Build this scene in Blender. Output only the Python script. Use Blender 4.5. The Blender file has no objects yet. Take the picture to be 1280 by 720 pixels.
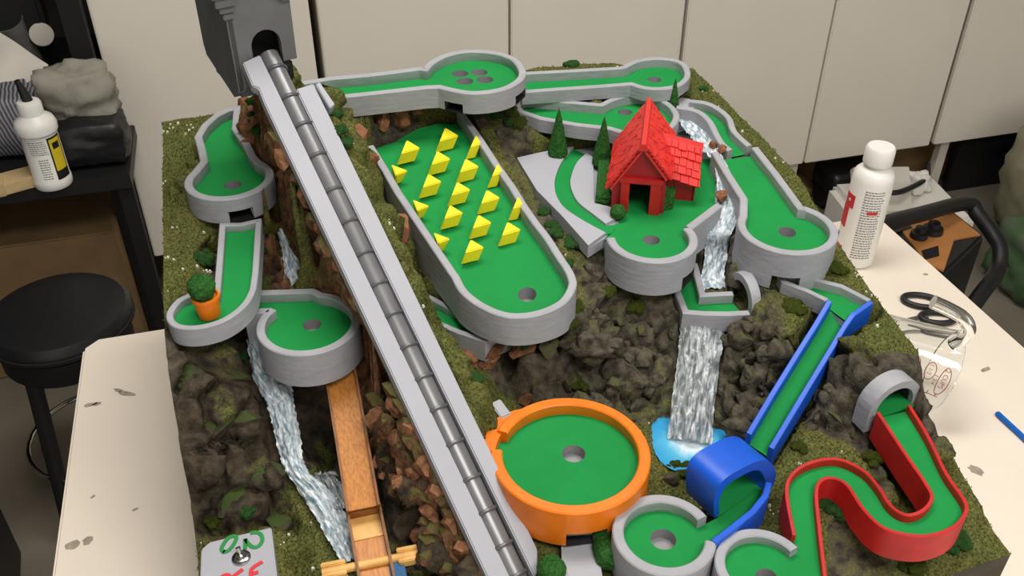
import bpy, bmesh, math, random
import numpy as np
from mathutils import Vector, Matrix
from mathutils.geometry import tessellate_polygon
R = random.Random(7)
S = bpy.context.scene
C = S.collection
TZ = 0.75                     # table top above the floor; the model is laid out from the table top up and lifted at the end
# ------------------------------------------------------------------ camera, lamp, fill light, exposure
F_PX, PITCH, AZ, HC = 1190.0, math.radians(36), math.radians(15.5), 0.85
cd = bpy.data.cameras.new('camera'); cam = bpy.data.objects.new('camera', cd); C.objects.link(cam)
cd.sensor_width = 36; cd.lens = F_PX / 1280 * 36; cd.clip_start = .02; cd.clip_end = 50
cam.location = (0, 0, TZ + HC); cam.rotation_euler = (math.pi / 2 - PITCH, 0, -AZ)
S.camera = cam
S.view_settings.view_transform = 'Standard'; S.view_settings.look = 'None'
S.view_settings.gamma = 1; S.view_settings.use_curve_mapping = False
S.view_settings.exposure = 0.25
W = bpy.data.worlds.new('world'); S.world = W; W.use_nodes = True
W.node_tree.nodes['Background'].inputs[0].default_value = (1, .97, .93, 1)
W.node_tree.nodes['Background'].inputs[1].default_value = 0.75
def area(name, loc, sx, sy, power, col, rot=(0, 0, 0)):
    l = bpy.data.lights.new(name, 'AREA'); l.shape = 'RECTANGLE'; l.size = sx; l.size_y = sy
    l.energy = power; l.color = col
    o = bpy.data.objects.new(name, l); o.location = loc; o.rotation_euler = rot; C.objects.link(o); return o
area('ceiling_lamp', (0.25, 1.12, 2.66), 1.2, .5, 21, (1, .965, .92))
area('front_fill', (0.6, -0.4, 2.66), 1.2, .5, 24, (1, .965, .92))  # added fill behind the camera, lifts the cabinets and camera-facing walls

# ------------------------------------------------------------------ measuring helpers (points of the place from measured sight lines)
CA, SA = math.cos(AZ), math.sin(AZ)
EYE = np.array([0, 0, HC])
def ray(u, v):
    du, dv = u - 640, v - 360
    Y = F_PX * math.cos(PITCH) - dv * math.sin(PITCH); Z = -F_PX * math.sin(PITCH) - dv * math.cos(PITCH)
    return np.array([CA * du + SA * Y, -SA * du + CA * Y, Z])
def at(u, v, z):
    r = ray(u, v); return EYE + r * ((z - HC) / r[2])
def on_plane(u, v, p, n):
    r = ray(u, v); return EYE + r * (np.dot(np.asarray(p) - EYE, n) / np.dot(r, n))
def ony(u, v, y):
    return on_plane(u, v, (0, y, 0), np.array([0, 1., 0]))
def pts(lst, z):
    return [at(p[0], p[1], p[2] if len(p) > 2 else z) for p in lst]

# ------------------------------------------------------------------ materials
def srgb(c):
    return tuple(((x / 255) / 12.92 if x / 255 <= .04045 else (((x / 255) + .055) / 1.055) ** 2.4) for x in c) + (1,)
def mat(name, col, rough=.6, var=.12, scale=30, bump=.0, bscale=200, metal=0, col2=None, spec=.5, emit=None, coat=0, stretch=None):
    m = bpy.data.materials.new(name); m.use_nodes = True; nt = m.node_tree; b = nt.nodes['Principled BSDF']
    tc = nt.nodes.new('ShaderNodeTexCoord'); n = nt.nodes.new('ShaderNodeTexNoise'); n.inputs['Scale'].default_value = scale
    n.inputs['Detail'].default_value = 4
    src = tc.outputs['Object']
    if stretch:
        mp = nt.nodes.new('ShaderNodeMapping'); mp.inputs['Scale'].default_value = stretch; nt.links.new(src, mp.inputs[0]); src = mp.outputs[0]
    nt.links.new(src, n.inputs['Vector'])
    mx = nt.nodes.new('ShaderNodeMix'); mx.data_type = 'RGBA'
    c1 = srgb(col)
    c2 = srgb(col2) if col2 else tuple(x * (1 - var * 2) for x in c1[:3]) + (1,)
    rp = nt.nodes.new('ShaderNodeMapRange'); rp.inputs[1].default_value = .35; rp.inputs[2].default_value = .68
    nt.links.new(n.outputs[0], rp.inputs[0]); nt.links.new(rp.outputs[0], mx.inputs[0])
    mx.inputs[6].default_value = c1; mx.inputs[7].default_value = c2
    nt.links.new(mx.outputs[2], b.inputs['Base Color'])
    b.inputs['Roughness'].default_value = rough; b.inputs['Metallic'].default_value = metal
    b.inputs['Specular IOR Level'].default_value = spec; b.inputs['Coat Weight'].default_value = coat
    if bump:
        n2 = nt.nodes.new('ShaderNodeTexNoise'); n2.inputs['Scale'].default_value = bscale; n2.inputs['Detail'].default_value = 5
        nt.links.new(src, n2.inputs['Vector'])
        bp = nt.nodes.new('ShaderNodeBump'); bp.inputs['Strength'].default_value = bump; bp.inputs['Distance'].default_value = .004
        nt.links.new(n2.outputs[0], bp.inputs['Height']); nt.links.new(bp.outputs[0], b.inputs['Normal'])
    return m
M = {}
M['rim'] = mat('grey_paint', (166, 167, 172), .55, .05, 60, .22, 70, stretch=(1, 1, 3))
M['ramp'] = mat('pale_grey_paint', (172, 173, 181), .6, .02, 20)
M['green'] = mat('green_felt_paint', (21, 142, 66), .75, .05, 24, .06, 300, spec=.25)
M['cup'] = mat('cup_grey', (150, 150, 152), .6, .1)
M['dark'] = mat('hollow_painted_shade', (32, 32, 32), .8, .1)  # dark grey that paints in the shade of openings and recesses
M['yellow'] = mat('yellow_paint', (244, 228, 34), .6, .04, 80)
M['red'] = mat('red_paint', (196, 30, 30), .5, .10, 60)
M['barn'] = mat('barn_red', (162, 25, 33), .55, .08, 60)  # darker red: own paint plus the roof overhang's shade put into the colour
M['shingle'] = mat('shingle_red', (222, 46, 38), .55, .06, 60)
M['shingle_b'] = mat('shingle_red_b', (208, 36, 34), .55, .06, 60)
M['orange'] = mat('orange_paint', (244, 128, 22), .4, .08, 50, .05, 120)
M['blue'] = mat('blue_paint', (22, 92, 214), .42, .06, 50)
M['pipe'] = mat('pewter_grey', (132, 132, 134), .32, .06, 40, metal=.35)
M['ring'] = mat('pewter_dark', (104, 104, 106), .36, .05, 40, metal=.35)
M['castle'] = mat('castle_grey', (112, 112, 112), .6, .08, 40, .06, 120)
M['oak'] = mat('oak_stain', (206, 136, 54), .42, .16, 60, .05, 300, col2=(176, 106, 36), stretch=(8, 1, 8))
M['oak_dark'] = mat('oak_edge', (150, 96, 46), .5, .15, 60, col2=(112, 70, 32))
M['pine'] = mat('pale_pine', (236, 190, 112), .5, .1, 60, col2=(214, 160, 84))
M['leaf'] = mat('dark_green_flock', (62, 102, 50), .9, .3, 400, .6, 900, col2=(34, 66, 32), spec=.1)
M['leaf2'] = mat('topiary_flock', (60, 112, 50), .9, .3, 400, .6, 900, col2=(36, 76, 34), spec=.1)
M['olive'] = mat('olive_flock', (106, 118, 44), .9, .3, 500, .9, 900, col2=(66, 80, 30), spec=.1)
M['flower'] = mat('cream_specks', (226, 226, 206), .8, .1, 60)
M['rock'] = mat('grey_rock', (90, 84, 70), .85, .3, 2.4, .35, 5, col2=(50, 46, 38), spec=.2)
M['rockd'] = mat('mossy_rock', (96, 94, 70), .8, .3, 45, .9, 110, col2=(56, 60, 36), spec=.2)
M['rockb'] = mat('brown_rock', (150, 104, 74), .85, .3, 2.4, .35, 5, col2=(100, 68, 46), spec=.2)
M['soil'] = mat('painted_side', (74, 66, 50), .8, .2, 30, .3, 60, col2=(50, 44, 36))
M['table'] = mat('white_laminate', (240, 228, 212), .38, .02, 6, spec=.4)
M['stain'] = mat('grey_stain', (176, 162, 146), .6, .2, 90)
M['cab'] = mat('cream_cabinet', (236, 229, 215), .5, .02, 4)
M['black'] = mat('black_plastic', (26, 26, 27), .5, .1)
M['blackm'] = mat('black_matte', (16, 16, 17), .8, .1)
M['vinyl'] = mat('black_vinyl', (28, 28, 30), .42, .08, 60, .1, 300)
M['floor'] = mat('concrete', (128, 120, 106), .7, .12, 5, .1, 40)
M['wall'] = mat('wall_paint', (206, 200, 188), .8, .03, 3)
M['wallB'] = mat('wall_painted_shade', (70, 62, 50), .9, .1, 3)  # dark tone paints in the shade and brown clutter under the cabinets
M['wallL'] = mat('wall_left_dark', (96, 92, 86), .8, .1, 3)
M['ceil'] = mat('ceiling_paint', (226, 222, 214), .9, .02, 3)
M['card'] = mat('cardboard', (150, 122, 84), .8, .08, 20)
M['tan'] = mat('tan_panel', (190, 128, 70), .7, .08, 20)
M['white'] = mat('white_plastic', (240, 238, 232), .35, .02, 20)
M['paper'] = mat('white_paper', (214, 208, 196), .8, .05, 20, .4, 30)
M['paperg'] = mat('grey_tissue', (150, 146, 134), .8, .08, 20, .6, 40)
M['mesh'] = mat('grey_mesh', (120, 120, 126), .6, .1, 60)
M['labelred'] = mat('label_red', (206, 40, 44), .5, .03)
M['labelyel'] = mat('label_yellow', (226, 200, 40), .5, .03)
M['print'] = mat('grey_print', (120, 116, 112), .6, .05)
M['print_w'] = mat('white_print', (236, 226, 214), .6, .05)
M['plyw'] = mat('pale_wood', (216, 188, 140), .6, .1, 20, stretch=(1, 6, 6))
M['ink_green'] = mat('green_ink', (22, 142, 62), .5, .05)
M['ink_red'] = mat('red_ink', (222, 48, 58), .5, .05)
M['cupred'] = mat('red_graduation', (150, 40, 36), .5, .05)
M['chrome'] = mat('chrome', (200, 200, 200), .15, .03, metal=1)
M['navy'] = mat('blue_bag', (36, 40, 140), .5, .2, 10)
M['canvas'] = mat('beige_canvas', (150, 146, 120), .8, .15, 12)
M['gbag'] = mat('green_bag', (52, 96, 44), .5, .25, 14, col2=(90, 96, 86))
M['pencil'] = mat('pencil_blue', (20, 100, 190), .4, .03)
M['blueaxle'] = mat('teal_blue', (24, 92, 140), .4, .05)
def glass(name, tint=(1, 1, 1, 1), rough=.0):
    m = bpy.data.materials.new(name); m.use_nodes = True; b = m.node_tree.nodes['Principled BSDF']
    b.inputs['Base Color'].default_value = tint; b.inputs['Roughness'].default_value = rough
    b.inputs['Transmission Weight'].default_value = 1; b.inputs['IOR'].default_value = 1.47
    return m
M['glass'] = glass('clear_glass', (.93, .955, .95, 1))
def plastic_film(name, col, alpha):
    m = bpy.data.materials.new(name); m.use_nodes = True; b = m.node_tree.nodes['Principled BSDF']
    b.inputs['Base Color'].default_value = srgb(col); b.inputs['Alpha'].default_value = alpha; b.inputs['Roughness'].default_value = .3
    return m
M['film'] = plastic_film('grey_film', (190, 190, 184), .25)
def water(name, ca, cb, lo, hi, stretch, scale, bump, alpha=(1, 1)):
    m = bpy.data.materials.new(name); m.use_nodes = True; nt = m.node_tree; b = nt.nodes['Principled BSDF']
    uv = nt.nodes.new('ShaderNodeUVMap'); mp = nt.nodes.new('ShaderNodeMapping'); mp.inputs['Scale'].default_value = stretch
    n = nt.nodes.new('ShaderNodeTexNoise'); n.inputs['Scale'].default_value = scale; n.inputs['Detail'].default_value = 6; n.inputs['Distortion'].default_value = .8
    nt.links.new(uv.outputs[0], mp.inputs[0]); nt.links.new(mp.outputs[0], n.inputs['Vector'])
    r = nt.nodes.new('ShaderNodeValToRGB'); r.color_ramp.elements[0].position = lo; r.color_ramp.elements[1].position = hi
    r.color_ramp.elements[0].color = srgb(ca); r.color_ramp.elements[1].color = srgb(cb)
    nt.links.new(n.outputs[0], r.inputs[0]); nt.links.new(r.outputs[0], b.inputs['Base Color'])
    ar = nt.nodes.new('ShaderNodeMapRange'); ar.inputs[1].default_value = lo; ar.inputs[2].default_value = hi
    ar.inputs[3].default_value = alpha[0]; ar.inputs[4].default_value = alpha[1]
    nt.links.new(n.outputs[0], ar.inputs[0]); nt.links.new(ar.outputs[0], b.inputs['Alpha'])
    bp = nt.nodes.new('ShaderNodeBump'); bp.inputs['Strength'].default_value = bump; bp.inputs['Distance'].default_value = .006
    nt.links.new(n.outputs[0], bp.inputs['Height']); nt.links.new(bp.outputs[0], b.inputs['Normal'])
    b.inputs['Roughness'].default_value = .18; b.inputs['Coat Weight'].default_value = .4
    return m
M['fall'] = water('waterfall_resin', (120, 127, 130), (206, 213, 216), .38, .70, (5, 1.8, 1), 2.6, .35, (.72, .97))
M['stream'] = water('stream_resin', (140, 168, 184), (236, 242, 246), .34, .62, (3.2, 3.0, 1), 2.2, .45, (.72, 1))
M['pool'] = None
def pool_mat():
    m = bpy.data.materials.new('pool_resin'); m.use_nodes = True; nt = m.node_tree; b = nt.nodes['Principled BSDF']
    a = nt.nodes.new('ShaderNodeAttribute'); a.attribute_name = 'foam'
    n = nt.nodes.new('ShaderNodeTexNoise'); n.inputs['Scale'].default_value = 60; n.inputs['Detail'].default_value = 4
    tc = nt.nodes.new('ShaderNodeTexCoord'); nt.links.new(tc.outputs['Object'], n.inputs['Vector'])
    ad = nt.nodes.new('ShaderNodeMath'); ad.operation = 'MULTIPLY_ADD'; nt.links.new(n.outputs[0], ad.inputs[0]); ad.inputs[1].default_value = .5
    nt.links.new(a.outputs['Fac'], ad.inputs[2])
    r = nt.nodes.new('ShaderNodeValToRGB'); e = r.color_ramp.elements
    e[0].position = .25; e[0].color = srgb((56, 160, 214)); e[1].position = 1.0; e[1].color = srgb((226, 240, 246))
    x = r.color_ramp.elements.new(.62); x.color = srgb((92, 188, 226))
    nt.links.new(ad.outputs[0], r.inputs[0]); nt.links.new(r.outputs[0], b.inputs['Base Color'])
    b.inputs['Roughness'].default_value = .12; b.inputs['Coat Weight'].default_value = .6
    bp = nt.nodes.new('ShaderNodeBump'); bp.inputs['Strength'].default_value = .25; bp.inputs['Distance'].default_value = .003
    nt.links.new(n.outputs[0], bp.inputs['Height']); nt.links.new(bp.outputs[0], b.inputs['Normal'])
    return m
M['pool'] = pool_mat()
def terrain_mat():
    m = bpy.data.materials.new('landscape_paint'); m.use_nodes = True; nt = m.node_tree; b = nt.nodes['Principled BSDF']
    def N(t): return nt.nodes.new(t)
    at_ = N('ShaderNodeAttribute'); at_.attribute_name = 'ground'          # r grass, g brown, b soil
    sp = N('ShaderNodeSeparateColor'); nt.links.new(at_.outputs['Color'], sp.inputs[0])
    tc = N('ShaderNodeTexCoord')
    def noise(s, d=5):
        n = N('ShaderNodeTexNoise'); n.inputs['Scale'].default_value = s; n.inputs['Detail'].default_value = d
        nt.links.new(tc.outputs['Object'], n.inputs['Vector']); return n.outputs[0]
    def ramp(f, a, bb, lo, hi):
        r = N('ShaderNodeValToRGB'); r.color_ramp.elements[0].position = lo; r.color_ramp.elements[1].position = hi
        r.color_ramp.elements[0].color = srgb(a); r.color_ramp.elements[1].color = srgb(bb); nt.links.new(f, r.inputs[0]); return r.outputs[0]
    def mix(f, a, bb):
        x = N('ShaderNodeMix'); x.data_type = 'RGBA'; nt.links.new(f, x.inputs[0]); nt.links.new(a, x.inputs[6]); nt.links.new(bb, x.inputs[7]); return x.outputs[2]
    nf, nm, nl = noise(420, 3), noise(90), noise(24)
    grass = mix(nl, ramp(nf, (42, 54, 24), (98, 108, 52), .3, .7), ramp(nf, (62, 60, 28), (124, 118, 64), .3, .7))
    rock = ramp(nm, (48, 44, 36), (98, 91, 76), .32, .7)
    brown = ramp(nm, (74, 50, 34), (160, 112, 78), .32, .7)
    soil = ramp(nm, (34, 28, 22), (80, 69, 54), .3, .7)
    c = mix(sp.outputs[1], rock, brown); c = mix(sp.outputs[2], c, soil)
    jit = N('ShaderNodeMath'); jit.operation = 'MULTIPLY_ADD'; nt.links.new(nm, jit.inputs[0]); jit.inputs[1].default_value = .9
    sub = N('ShaderNodeMath'); sub.operation = 'SUBTRACT'; nt.links.new(sp.outputs[0], sub.inputs[0]); sub.inputs[1].default_value = .45
    nt.links.new(sub.outputs[0], jit.inputs[2])
    sm = N('ShaderNodeMapRange'); sm.inputs[1].default_value = .3; sm.inputs[2].default_value = .6; nt.links.new(jit.outputs[0], sm.inputs[0])
    c = mix(sm.outputs[0], c, grass)
    nt.links.new(c, b.inputs['Base Color']); b.inputs['Roughness'].default_value = .85; b.inputs['Specular IOR Level'].default_value = .2
    bp = N('ShaderNodeBump'); bp.inputs['Strength'].default_value = .8; bp.inputs['Distance'].default_value = .004
    nt.links.new(nm, bp.inputs['Height'])
    bp2 = N('ShaderNodeBump'); bp2.inputs['Strength'].default_value = .6; bp2.inputs['Distance'].default_value = .002
    nt.links.new(nf, bp2.inputs['Height']); nt.links.new(bp.outputs[0], bp2.inputs['Normal']); nt.links.new(bp2.outputs[0], b.inputs['Normal'])
    return m
def moss_rock(name, ca, cb, moss, lo, hi):
    m = mat(name, ca, .85, .3, 2.4, .35, 5, col2=cb, spec=.2); nt = m.node_tree; b = nt.nodes['Principled BSDF']
    src = b.inputs['Base Color'].links[0].from_socket; g = nt.nodes.new('ShaderNodeNewGeometry'); s = nt.nodes.new('ShaderNodeSeparateXYZ'); nt.links.new(g.outputs['True Normal'], s.inputs[0])
    n = nt.nodes.new('ShaderNodeTexNoise'); n.inputs['Scale'].default_value = 2.2; tc = nt.nodes.new('ShaderNodeTexCoord'); nt.links.new(tc.outputs['Object'], n.inputs['Vector'])
    a = nt.nodes.new('ShaderNodeMath'); a.operation = 'MULTIPLY_ADD'; nt.links.new(n.outputs[0], a.inputs[0]); a.inputs[1].default_value = .9; nt.links.new(s.outputs[2], a.inputs[2])
    r = nt.nodes.new('ShaderNodeMapRange'); r.inputs[1].default_value = lo; r.inputs[2].default_value = hi; nt.links.new(a.outputs[0], r.inputs[0])
    x = nt.nodes.new('ShaderNodeMix'); x.data_type = 'RGBA'; nt.links.new(r.outputs[0], x.inputs[0]); nt.links.new(src, x.inputs[6]); x.inputs[7].default_value = srgb(moss); nt.links.new(x.outputs[2], b.inputs['Base Color']); return m
M['rockd'] = moss_rock('mossy_rock', (90, 84, 68), (52, 48, 38), (78, 82, 42), 1.15, 1.5)
M['rockm'] = moss_rock('mossy_brown_rock', (112, 82, 56), (66, 46, 32), (86, 86, 44), 1.0, 1.35)
M['boulder'] = moss_rock('dark_mossy_boulder', (74, 65, 52), (40, 35, 28), (60, 78, 34), 1.05, 1.45)
M['terrain'] = terrain_mat()

# ------------------------------------------------------------------ mesh helpers
ORG = {}
def tag(o, label, cat, group=None, kind=None):
    if label: o['label'] = label
    if cat: o['category'] = cat
    if group: o['group'] = group
    if kind: o['kind'] = kind
    return o
def thing(name, loc, label, cat, group=None):
    o = bpy.data.objects.new(name, None); C.objects.link(o); o.empty_display_size = .02
    o.location = tuple(float(x) for x in loc); ORG[o.name] = np.array(loc, float)
    return tag(o, label, cat, group)
class MB:
    def __init__(s): s.v = []; s.f = []; s.uv = {}
    def add(s, vs, fs):
        b = len(s.v); s.v += [tuple(float(c) for c in p) for p in vs]; s.f += [tuple(i + b for i in f) for f in fs]; return s
    def box(s, c, sz, ax=None):
        c = np.array(c, float); X, Y, Z = ax if ax is not None else np.eye(3)
        X, Y, Z = [np.array(q, float) for q in (X, Y, Z)]; v = []
        for dz in (-.5, .5):
            for dx, dy in ((-.5, -.5), (.5, -.5), (.5, .5), (-.5, .5)): v.append(c + X * dx * sz[0] + Y * dy * sz[1] + Z * dz * sz[2])
        return s.add(v, [(3, 2, 1, 0), (4, 5, 6, 7), (0, 1, 5, 4), (1, 2, 6, 5), (2, 3, 7, 6), (3, 0, 4, 7)])
    def hexa(s, bot, top):
        n = len(bot); v = list(bot) + list(top)
        return s.add(v, [tuple(range(n))[::-1], tuple(range(n, 2 * n))] + [(i, (i + 1) % n, (i + 1) % n + n, i + n) for i in range(n)])
    def tube(s, path, rad, n=10, caps=True):
        P = [np.array(p, float) for p in path]; rad = rad if hasattr(rad, '__len__') else [rad] * len(P)
        v = []; up = None
        for i, p in enumerate(P):
            t = P[min(i + 1, len(P) - 1)] - P[max(i - 1, 0)]; t = t / np.linalg.norm(t)
            if up is None: up = np.array([0, 0, 1.]) if abs(t[2]) < .9 else np.array([1., 0, 0])
            a = np.cross(t, up); a /= np.linalg.norm(a); b = np.cross(a, t); up = b
            for k in range(n):
                q = 2 * math.pi * k / n; v.append(p + rad[i] * (a * math.cos(q) + b * math.sin(q)))
        f = []
        for i in range(len(P) - 1):
            for k in range(n): f.append((i * n + k, i * n + (k + 1) % n, (i + 1) * n + (k + 1) % n, (i + 1) * n + k))
        if caps: f += [tuple(range(n))[::-1], tuple((len(P) - 1) * n + k for k in range(n))]
        return s.add(v, f)
    def lathe(s, prof, c=(0, 0, 0), n=28, ax=None):
        X, Y, Z = ax if ax is not None else np.eye(3); c = np.array(c, float)
        X, Y, Z = [np.array(q, float) for q in (X, Y, Z)]; v = []; m = len(prof)
        for r, z in prof:
            for k in range(n):
                q = 2 * math.pi * k / n; v.append(c + X * r * math.cos(q) + Y * r * math.sin(q) + Z * z)
        f = []
        for i in range(m - 1):
            for k in range(n): f.append((i * n + k, i * n + (k + 1) % n, (i + 1) * n + (k + 1) % n, (i + 1) * n + k))
        if prof[0][0] > 1e-6: f.append(tuple(range(n))[::-1])
        if prof[-1][0] > 1e-6: f.append(tuple((m - 1) * n + k for k in range(n)))
        return s.add(v, f)
    def poly_slab(s, P, th, holes=()):
        """flat slab: top follows P (3D), bottom lowered by th; holes cut through"""
        loops = [[np.array(p, float) for p in P]] + [[np.array(p, float) for p in h] for h in holes]
        flat = [p for l in loops for p in l]
        tris = tessellate_polygon([[Vector((p[0], p[1], 0)) for p in l] for l in loops])
        n = len(flat); v = flat + [p - np.array([0, 0, th]) for p in flat]; f = []
        for t in tris:
            a, b, c = [flat[i] for i in t]
            if (b[0] - a[0]) * (c[1] - a[1]) - (b[1] - a[1]) * (c[0] - a[0]) < 0: t = (t[0], t[2], t[1])
            f.append(tuple(t))
            if th > 0: f.append((t[0] + n, t[2] + n, t[1] + n))
        if th > 0:
            o = 0
            for li, l in enumerate(loops):
                ar = sum(l[i][0] * l[(i + 1) % len(l)][1] - l[(i + 1) % len(l)][0] * l[i][1] for i in range(len(l)))
                ccw = (ar > 0) == (li == 0)
                for i in range(len(l)):
                    a, b = o + i, o + (i + 1) % len(l)
                    f.append((a + n, b + n, b, a) if ccw else (b + n, a + n, a, b))
                o += len(l)
        return s.add(v, f)
    def build(s, name, m, parent=None, org=None, smooth=35, bevel=0, seg=2, uvs=None):
        me = bpy.data.meshes.new(name)
        if parent is not None: o0 = ORG[parent.name]
        else: o0 = np.array(org if org is not None else (0, 0, 0), float)
        V_ = [tuple(np.array(p) - o0) for p in s.v]
        me.from_pydata(V_, [], s.f); me.validate(verbose=False)
        me.materials.append(M[m] if isinstance(m, str) else m)
        if uvs is not None:
            l = me.uv_layers.new(name='UVMap')
            for lp in me.loops: l.data[lp.index].uv = uvs[lp.vertex_index]
        if bevel:
            bm = bmesh.new(); bm.from_mesh(me); bmesh.ops.remove_doubles(bm, verts=bm.verts, dist=1e-6)
            ed = [e for e in bm.edges if len(e.link_faces) == 2 and e.calc_face_angle(0) > math.radians(28)]
            bmesh.ops.bevel(bm, geom=ed, offset=bevel, segments=seg, affect='EDGES', clamp_overlap=True)
            bm.to_mesh(me); bm.free()
        if smooth:
            me.polygons.foreach_set('use_smooth', [True] * len(me.polygons)); me.set_sharp_from_angle(angle=math.radians(smooth))
        o = bpy.data.objects.new(name, me); C.objects.link(o)
        if parent is not None: o.parent = parent
        else: o.location = tuple(float(x) for x in o0)
        ORG[o.name] = o0
        return o
def link_copy(o, loc, parent, rot=None, sc=None):
    c = o.copy(); C.objects.link(c); c.parent = parent; c.location = loc
    if rot is not None: c.rotation_euler = rot
    if sc is not None: c.scale = sc
    return c
def catmull(P, n=8, closed=False):
    P = [np.array(p, float) for p in P]; L = len(P); out = []
    rng = range(L) if closed else range(L - 1)
    for i in rng:
        p0 = P[(i - 1) % L] if (closed or i > 0) else P[0]; p1 = P[i]; p2 = P[(i + 1) % L]; p3 = P[(i + 2) % L] if (closed or i + 2 < L) else P[-1]
        for k in range(n):
            t = k / n
            out.append(.5 * ((2 * p1) + (-p0 + p2) * t + (2 * p0 - 5 * p1 + 4 * p2 - p3) * t * t + (-p0 + 3 * p1 - 3 * p2 + p3) * t ** 3))
    if not closed: out.append(P[-1])
    return out
def fine(P, step=.004):
    out = [P[0]]
    for a, b in zip(P[:-1], P[1:]):
        d = np.linalg.norm(b - a); n = max(1, int(d / step + .5))
        for k in range(1, n + 1): out.append(a + (b - a) * k / n)
    # drop duplicates
    r = [out[0]]
    for p in out[1:]:
        if np.linalg.norm(p - r[-1]) > 4e-4: r.append(p)
    return r
class Circ:
    """circle of a rim measured by the left, right and near extremes of its outer top edge"""
    def __init__(s, xl, xr, yb, z):
        s.z = z; cu = (xl + xr) / 2; cv = yb - 30
        for _ in range(12):
            c = at(cu, cv, z); r = ray(cu, cv); w = np.linalg.norm(c - EYE) / np.linalg.norm(r) * (xr - xl) / 2
            # px radius -> metres at that depth
            s.R = w; el = abs(r[2]) / np.linalg.norm(r); cv = yb - (xr - xl) / 2 * el
        s.c = at(cu, cv, z)
    def arc(s, a, b, ccw, t, n=48):
        A, B = [at(q[0], q[1], s.z) - s.c for q in (a, b)]
        a0, a1 = math.atan2(A[1], A[0]), math.atan2(B[1], B[0])
        if ccw:
            while a1 <= a0: a1 += 2 * math.pi
        else:
            while a1 >= a0: a1 -= 2 * math.pi
        r = s.R - t / 2
        return [s.c + r * np.array([math.cos(a0 + (a1 - a0) * k / n), math.sin(a0 + (a1 - a0) * k / n), 0]) for k in range(n + 1)]
def normals2(P, closed):
    n = len(P); out = []
    for i in range(n):
        a = P[(i - 1) % n] if (closed or i > 0) else P[i]; b = P[i]; c = P[(i + 1) % n] if (closed or i < n - 1) else P[i]
        d1 = (b - a)[:2]; d2 = (c - b)[:2]
        l1, l2 = np.linalg.norm(d1), np.linalg.norm(d2)
        d1 = d1 / l1 if l1 > 1e-9 else d2 / max(l2, 1e-9); d2 = d2 / l2 if l2 > 1e-9 else d1
        n1 = np.array([-d1[1], d1[0]]); n2 = np.array([-d2[1], d2[0]]); m = n1 + n2
        L = np.linalg.norm(m)
        if L < .3: m = n1; k = 1
        else: m = m / L; k = min(1.6, 1 / max(.3, m @ n1))
        out.append(np.array([m[0] * k, m[1] * k, 0]))
    return out
def green_mesh(g, holes, gz):
    from mathutils.geometry import delaunay_2d_cdt
    V2, E2, loops = [], [], []
    for l in [g] + holes:
        o = len(V2); V2 += [Vector((p[0], p[1])) for p in l]; E2 += [(o + i, o + (i + 1) % len(l)) for i in range(len(l))]; loops.append(l)
    Z0 = [p[2] for l in loops for p in l]; nb = len(V2)
    A = np.array([(p[0], p[1]) for p in g]); lo_, hi_ = A.min(0), A.max(0)
    X_, Y_ = np.meshgrid(np.arange(lo_[0], hi_[0], .008), np.arange(lo_[1], hi_[1], .008))
    ok = inpoly(X_, Y_, [tuple(q) for q in A])
    pl = [tuple(q) for q in A]
    ok &= near(X_, Y_, pl) > .004
    for h in holes: c = np.mean(np.array(h), axis=0); ok &= np.hypot(X_ - c[0], Y_ - c[1]) > .0125
    V2 += [Vector((float(x), float(y))) for x, y in zip(X_[ok], Y_[ok])]
    v, e, f, ov, oe, of = delaunay_2d_cdt(V2, E2, [], 0, 1e-6)
    Gz = np.array([p[2] for p in g]); flat_ = Gz.max() - Gz.min() < 1e-5
    out = []
    for q, o in zip(v, ov):
        z = Z0[o[0]] if o and o[0] < nb else (Gz[0] if flat_ else gz(np.array([q[0], q[1], 0])))
        out.append((q[0], q[1], z))
    cen = np.array([np.mean([[v[i][0], v[i][1]] for i in t], axis=0) for t in f]); keep = inpoly(cen[:, 0], cen[:, 1], pl)
    for h in holes: keep &= ~inpoly(cen[:, 0], cen[:, 1], [(p[0], p[1]) for p in h])
    fs = []
    for t, k in zip(f, keep):
        if not k: continue
        a, b, c = [v[i] for i in t[:3]]
        fs.append(tuple(t) if (b[0] - a[0]) * (c[1] - a[1]) - (b[1] - a[1]) * (c[0] - a[0]) > 0 else tuple(t)[::-1])
    return MB().add(out, fs)
def inpoly(px, py, poly):
    ins = np.zeros(px.shape, bool); n = len(poly)
    for i in range(n):
        x1, y1 = poly[i]; x2, y2 = poly[(i + 1) % n]
        if y1 == y2: continue
        c = ((y1 > py) != (y2 > py)) & (px < (x2 - x1) * (py - y1) / (y2 - y1) + x1); ins ^= c
    return ins
def near(px, py, poly):
    d = np.full(px.shape, 9.); n = len(poly)
    st = max(1, n // 90)
    pl = poly[::st]
    for i in range(len(pl)):
        a = np.array(pl[i]); b = np.array(pl[(i + 1) % len(pl)]); ab = b - a; L2 = ab @ ab + 1e-12
        t_ = np.clip(((px - a[0]) * ab[0] + (py - a[1]) * ab[1]) / L2, 0, 1); d = np.minimum(d, np.hypot(px - a[0] - t_ * ab[0], py - a[1] - t_ * ab[1]))
    return d
FOOT2 = []          # cut-outs with steep edges (tunnels, pool)
FOOT = []           # footprints that press the landscape down: (polygon xy, z)
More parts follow.
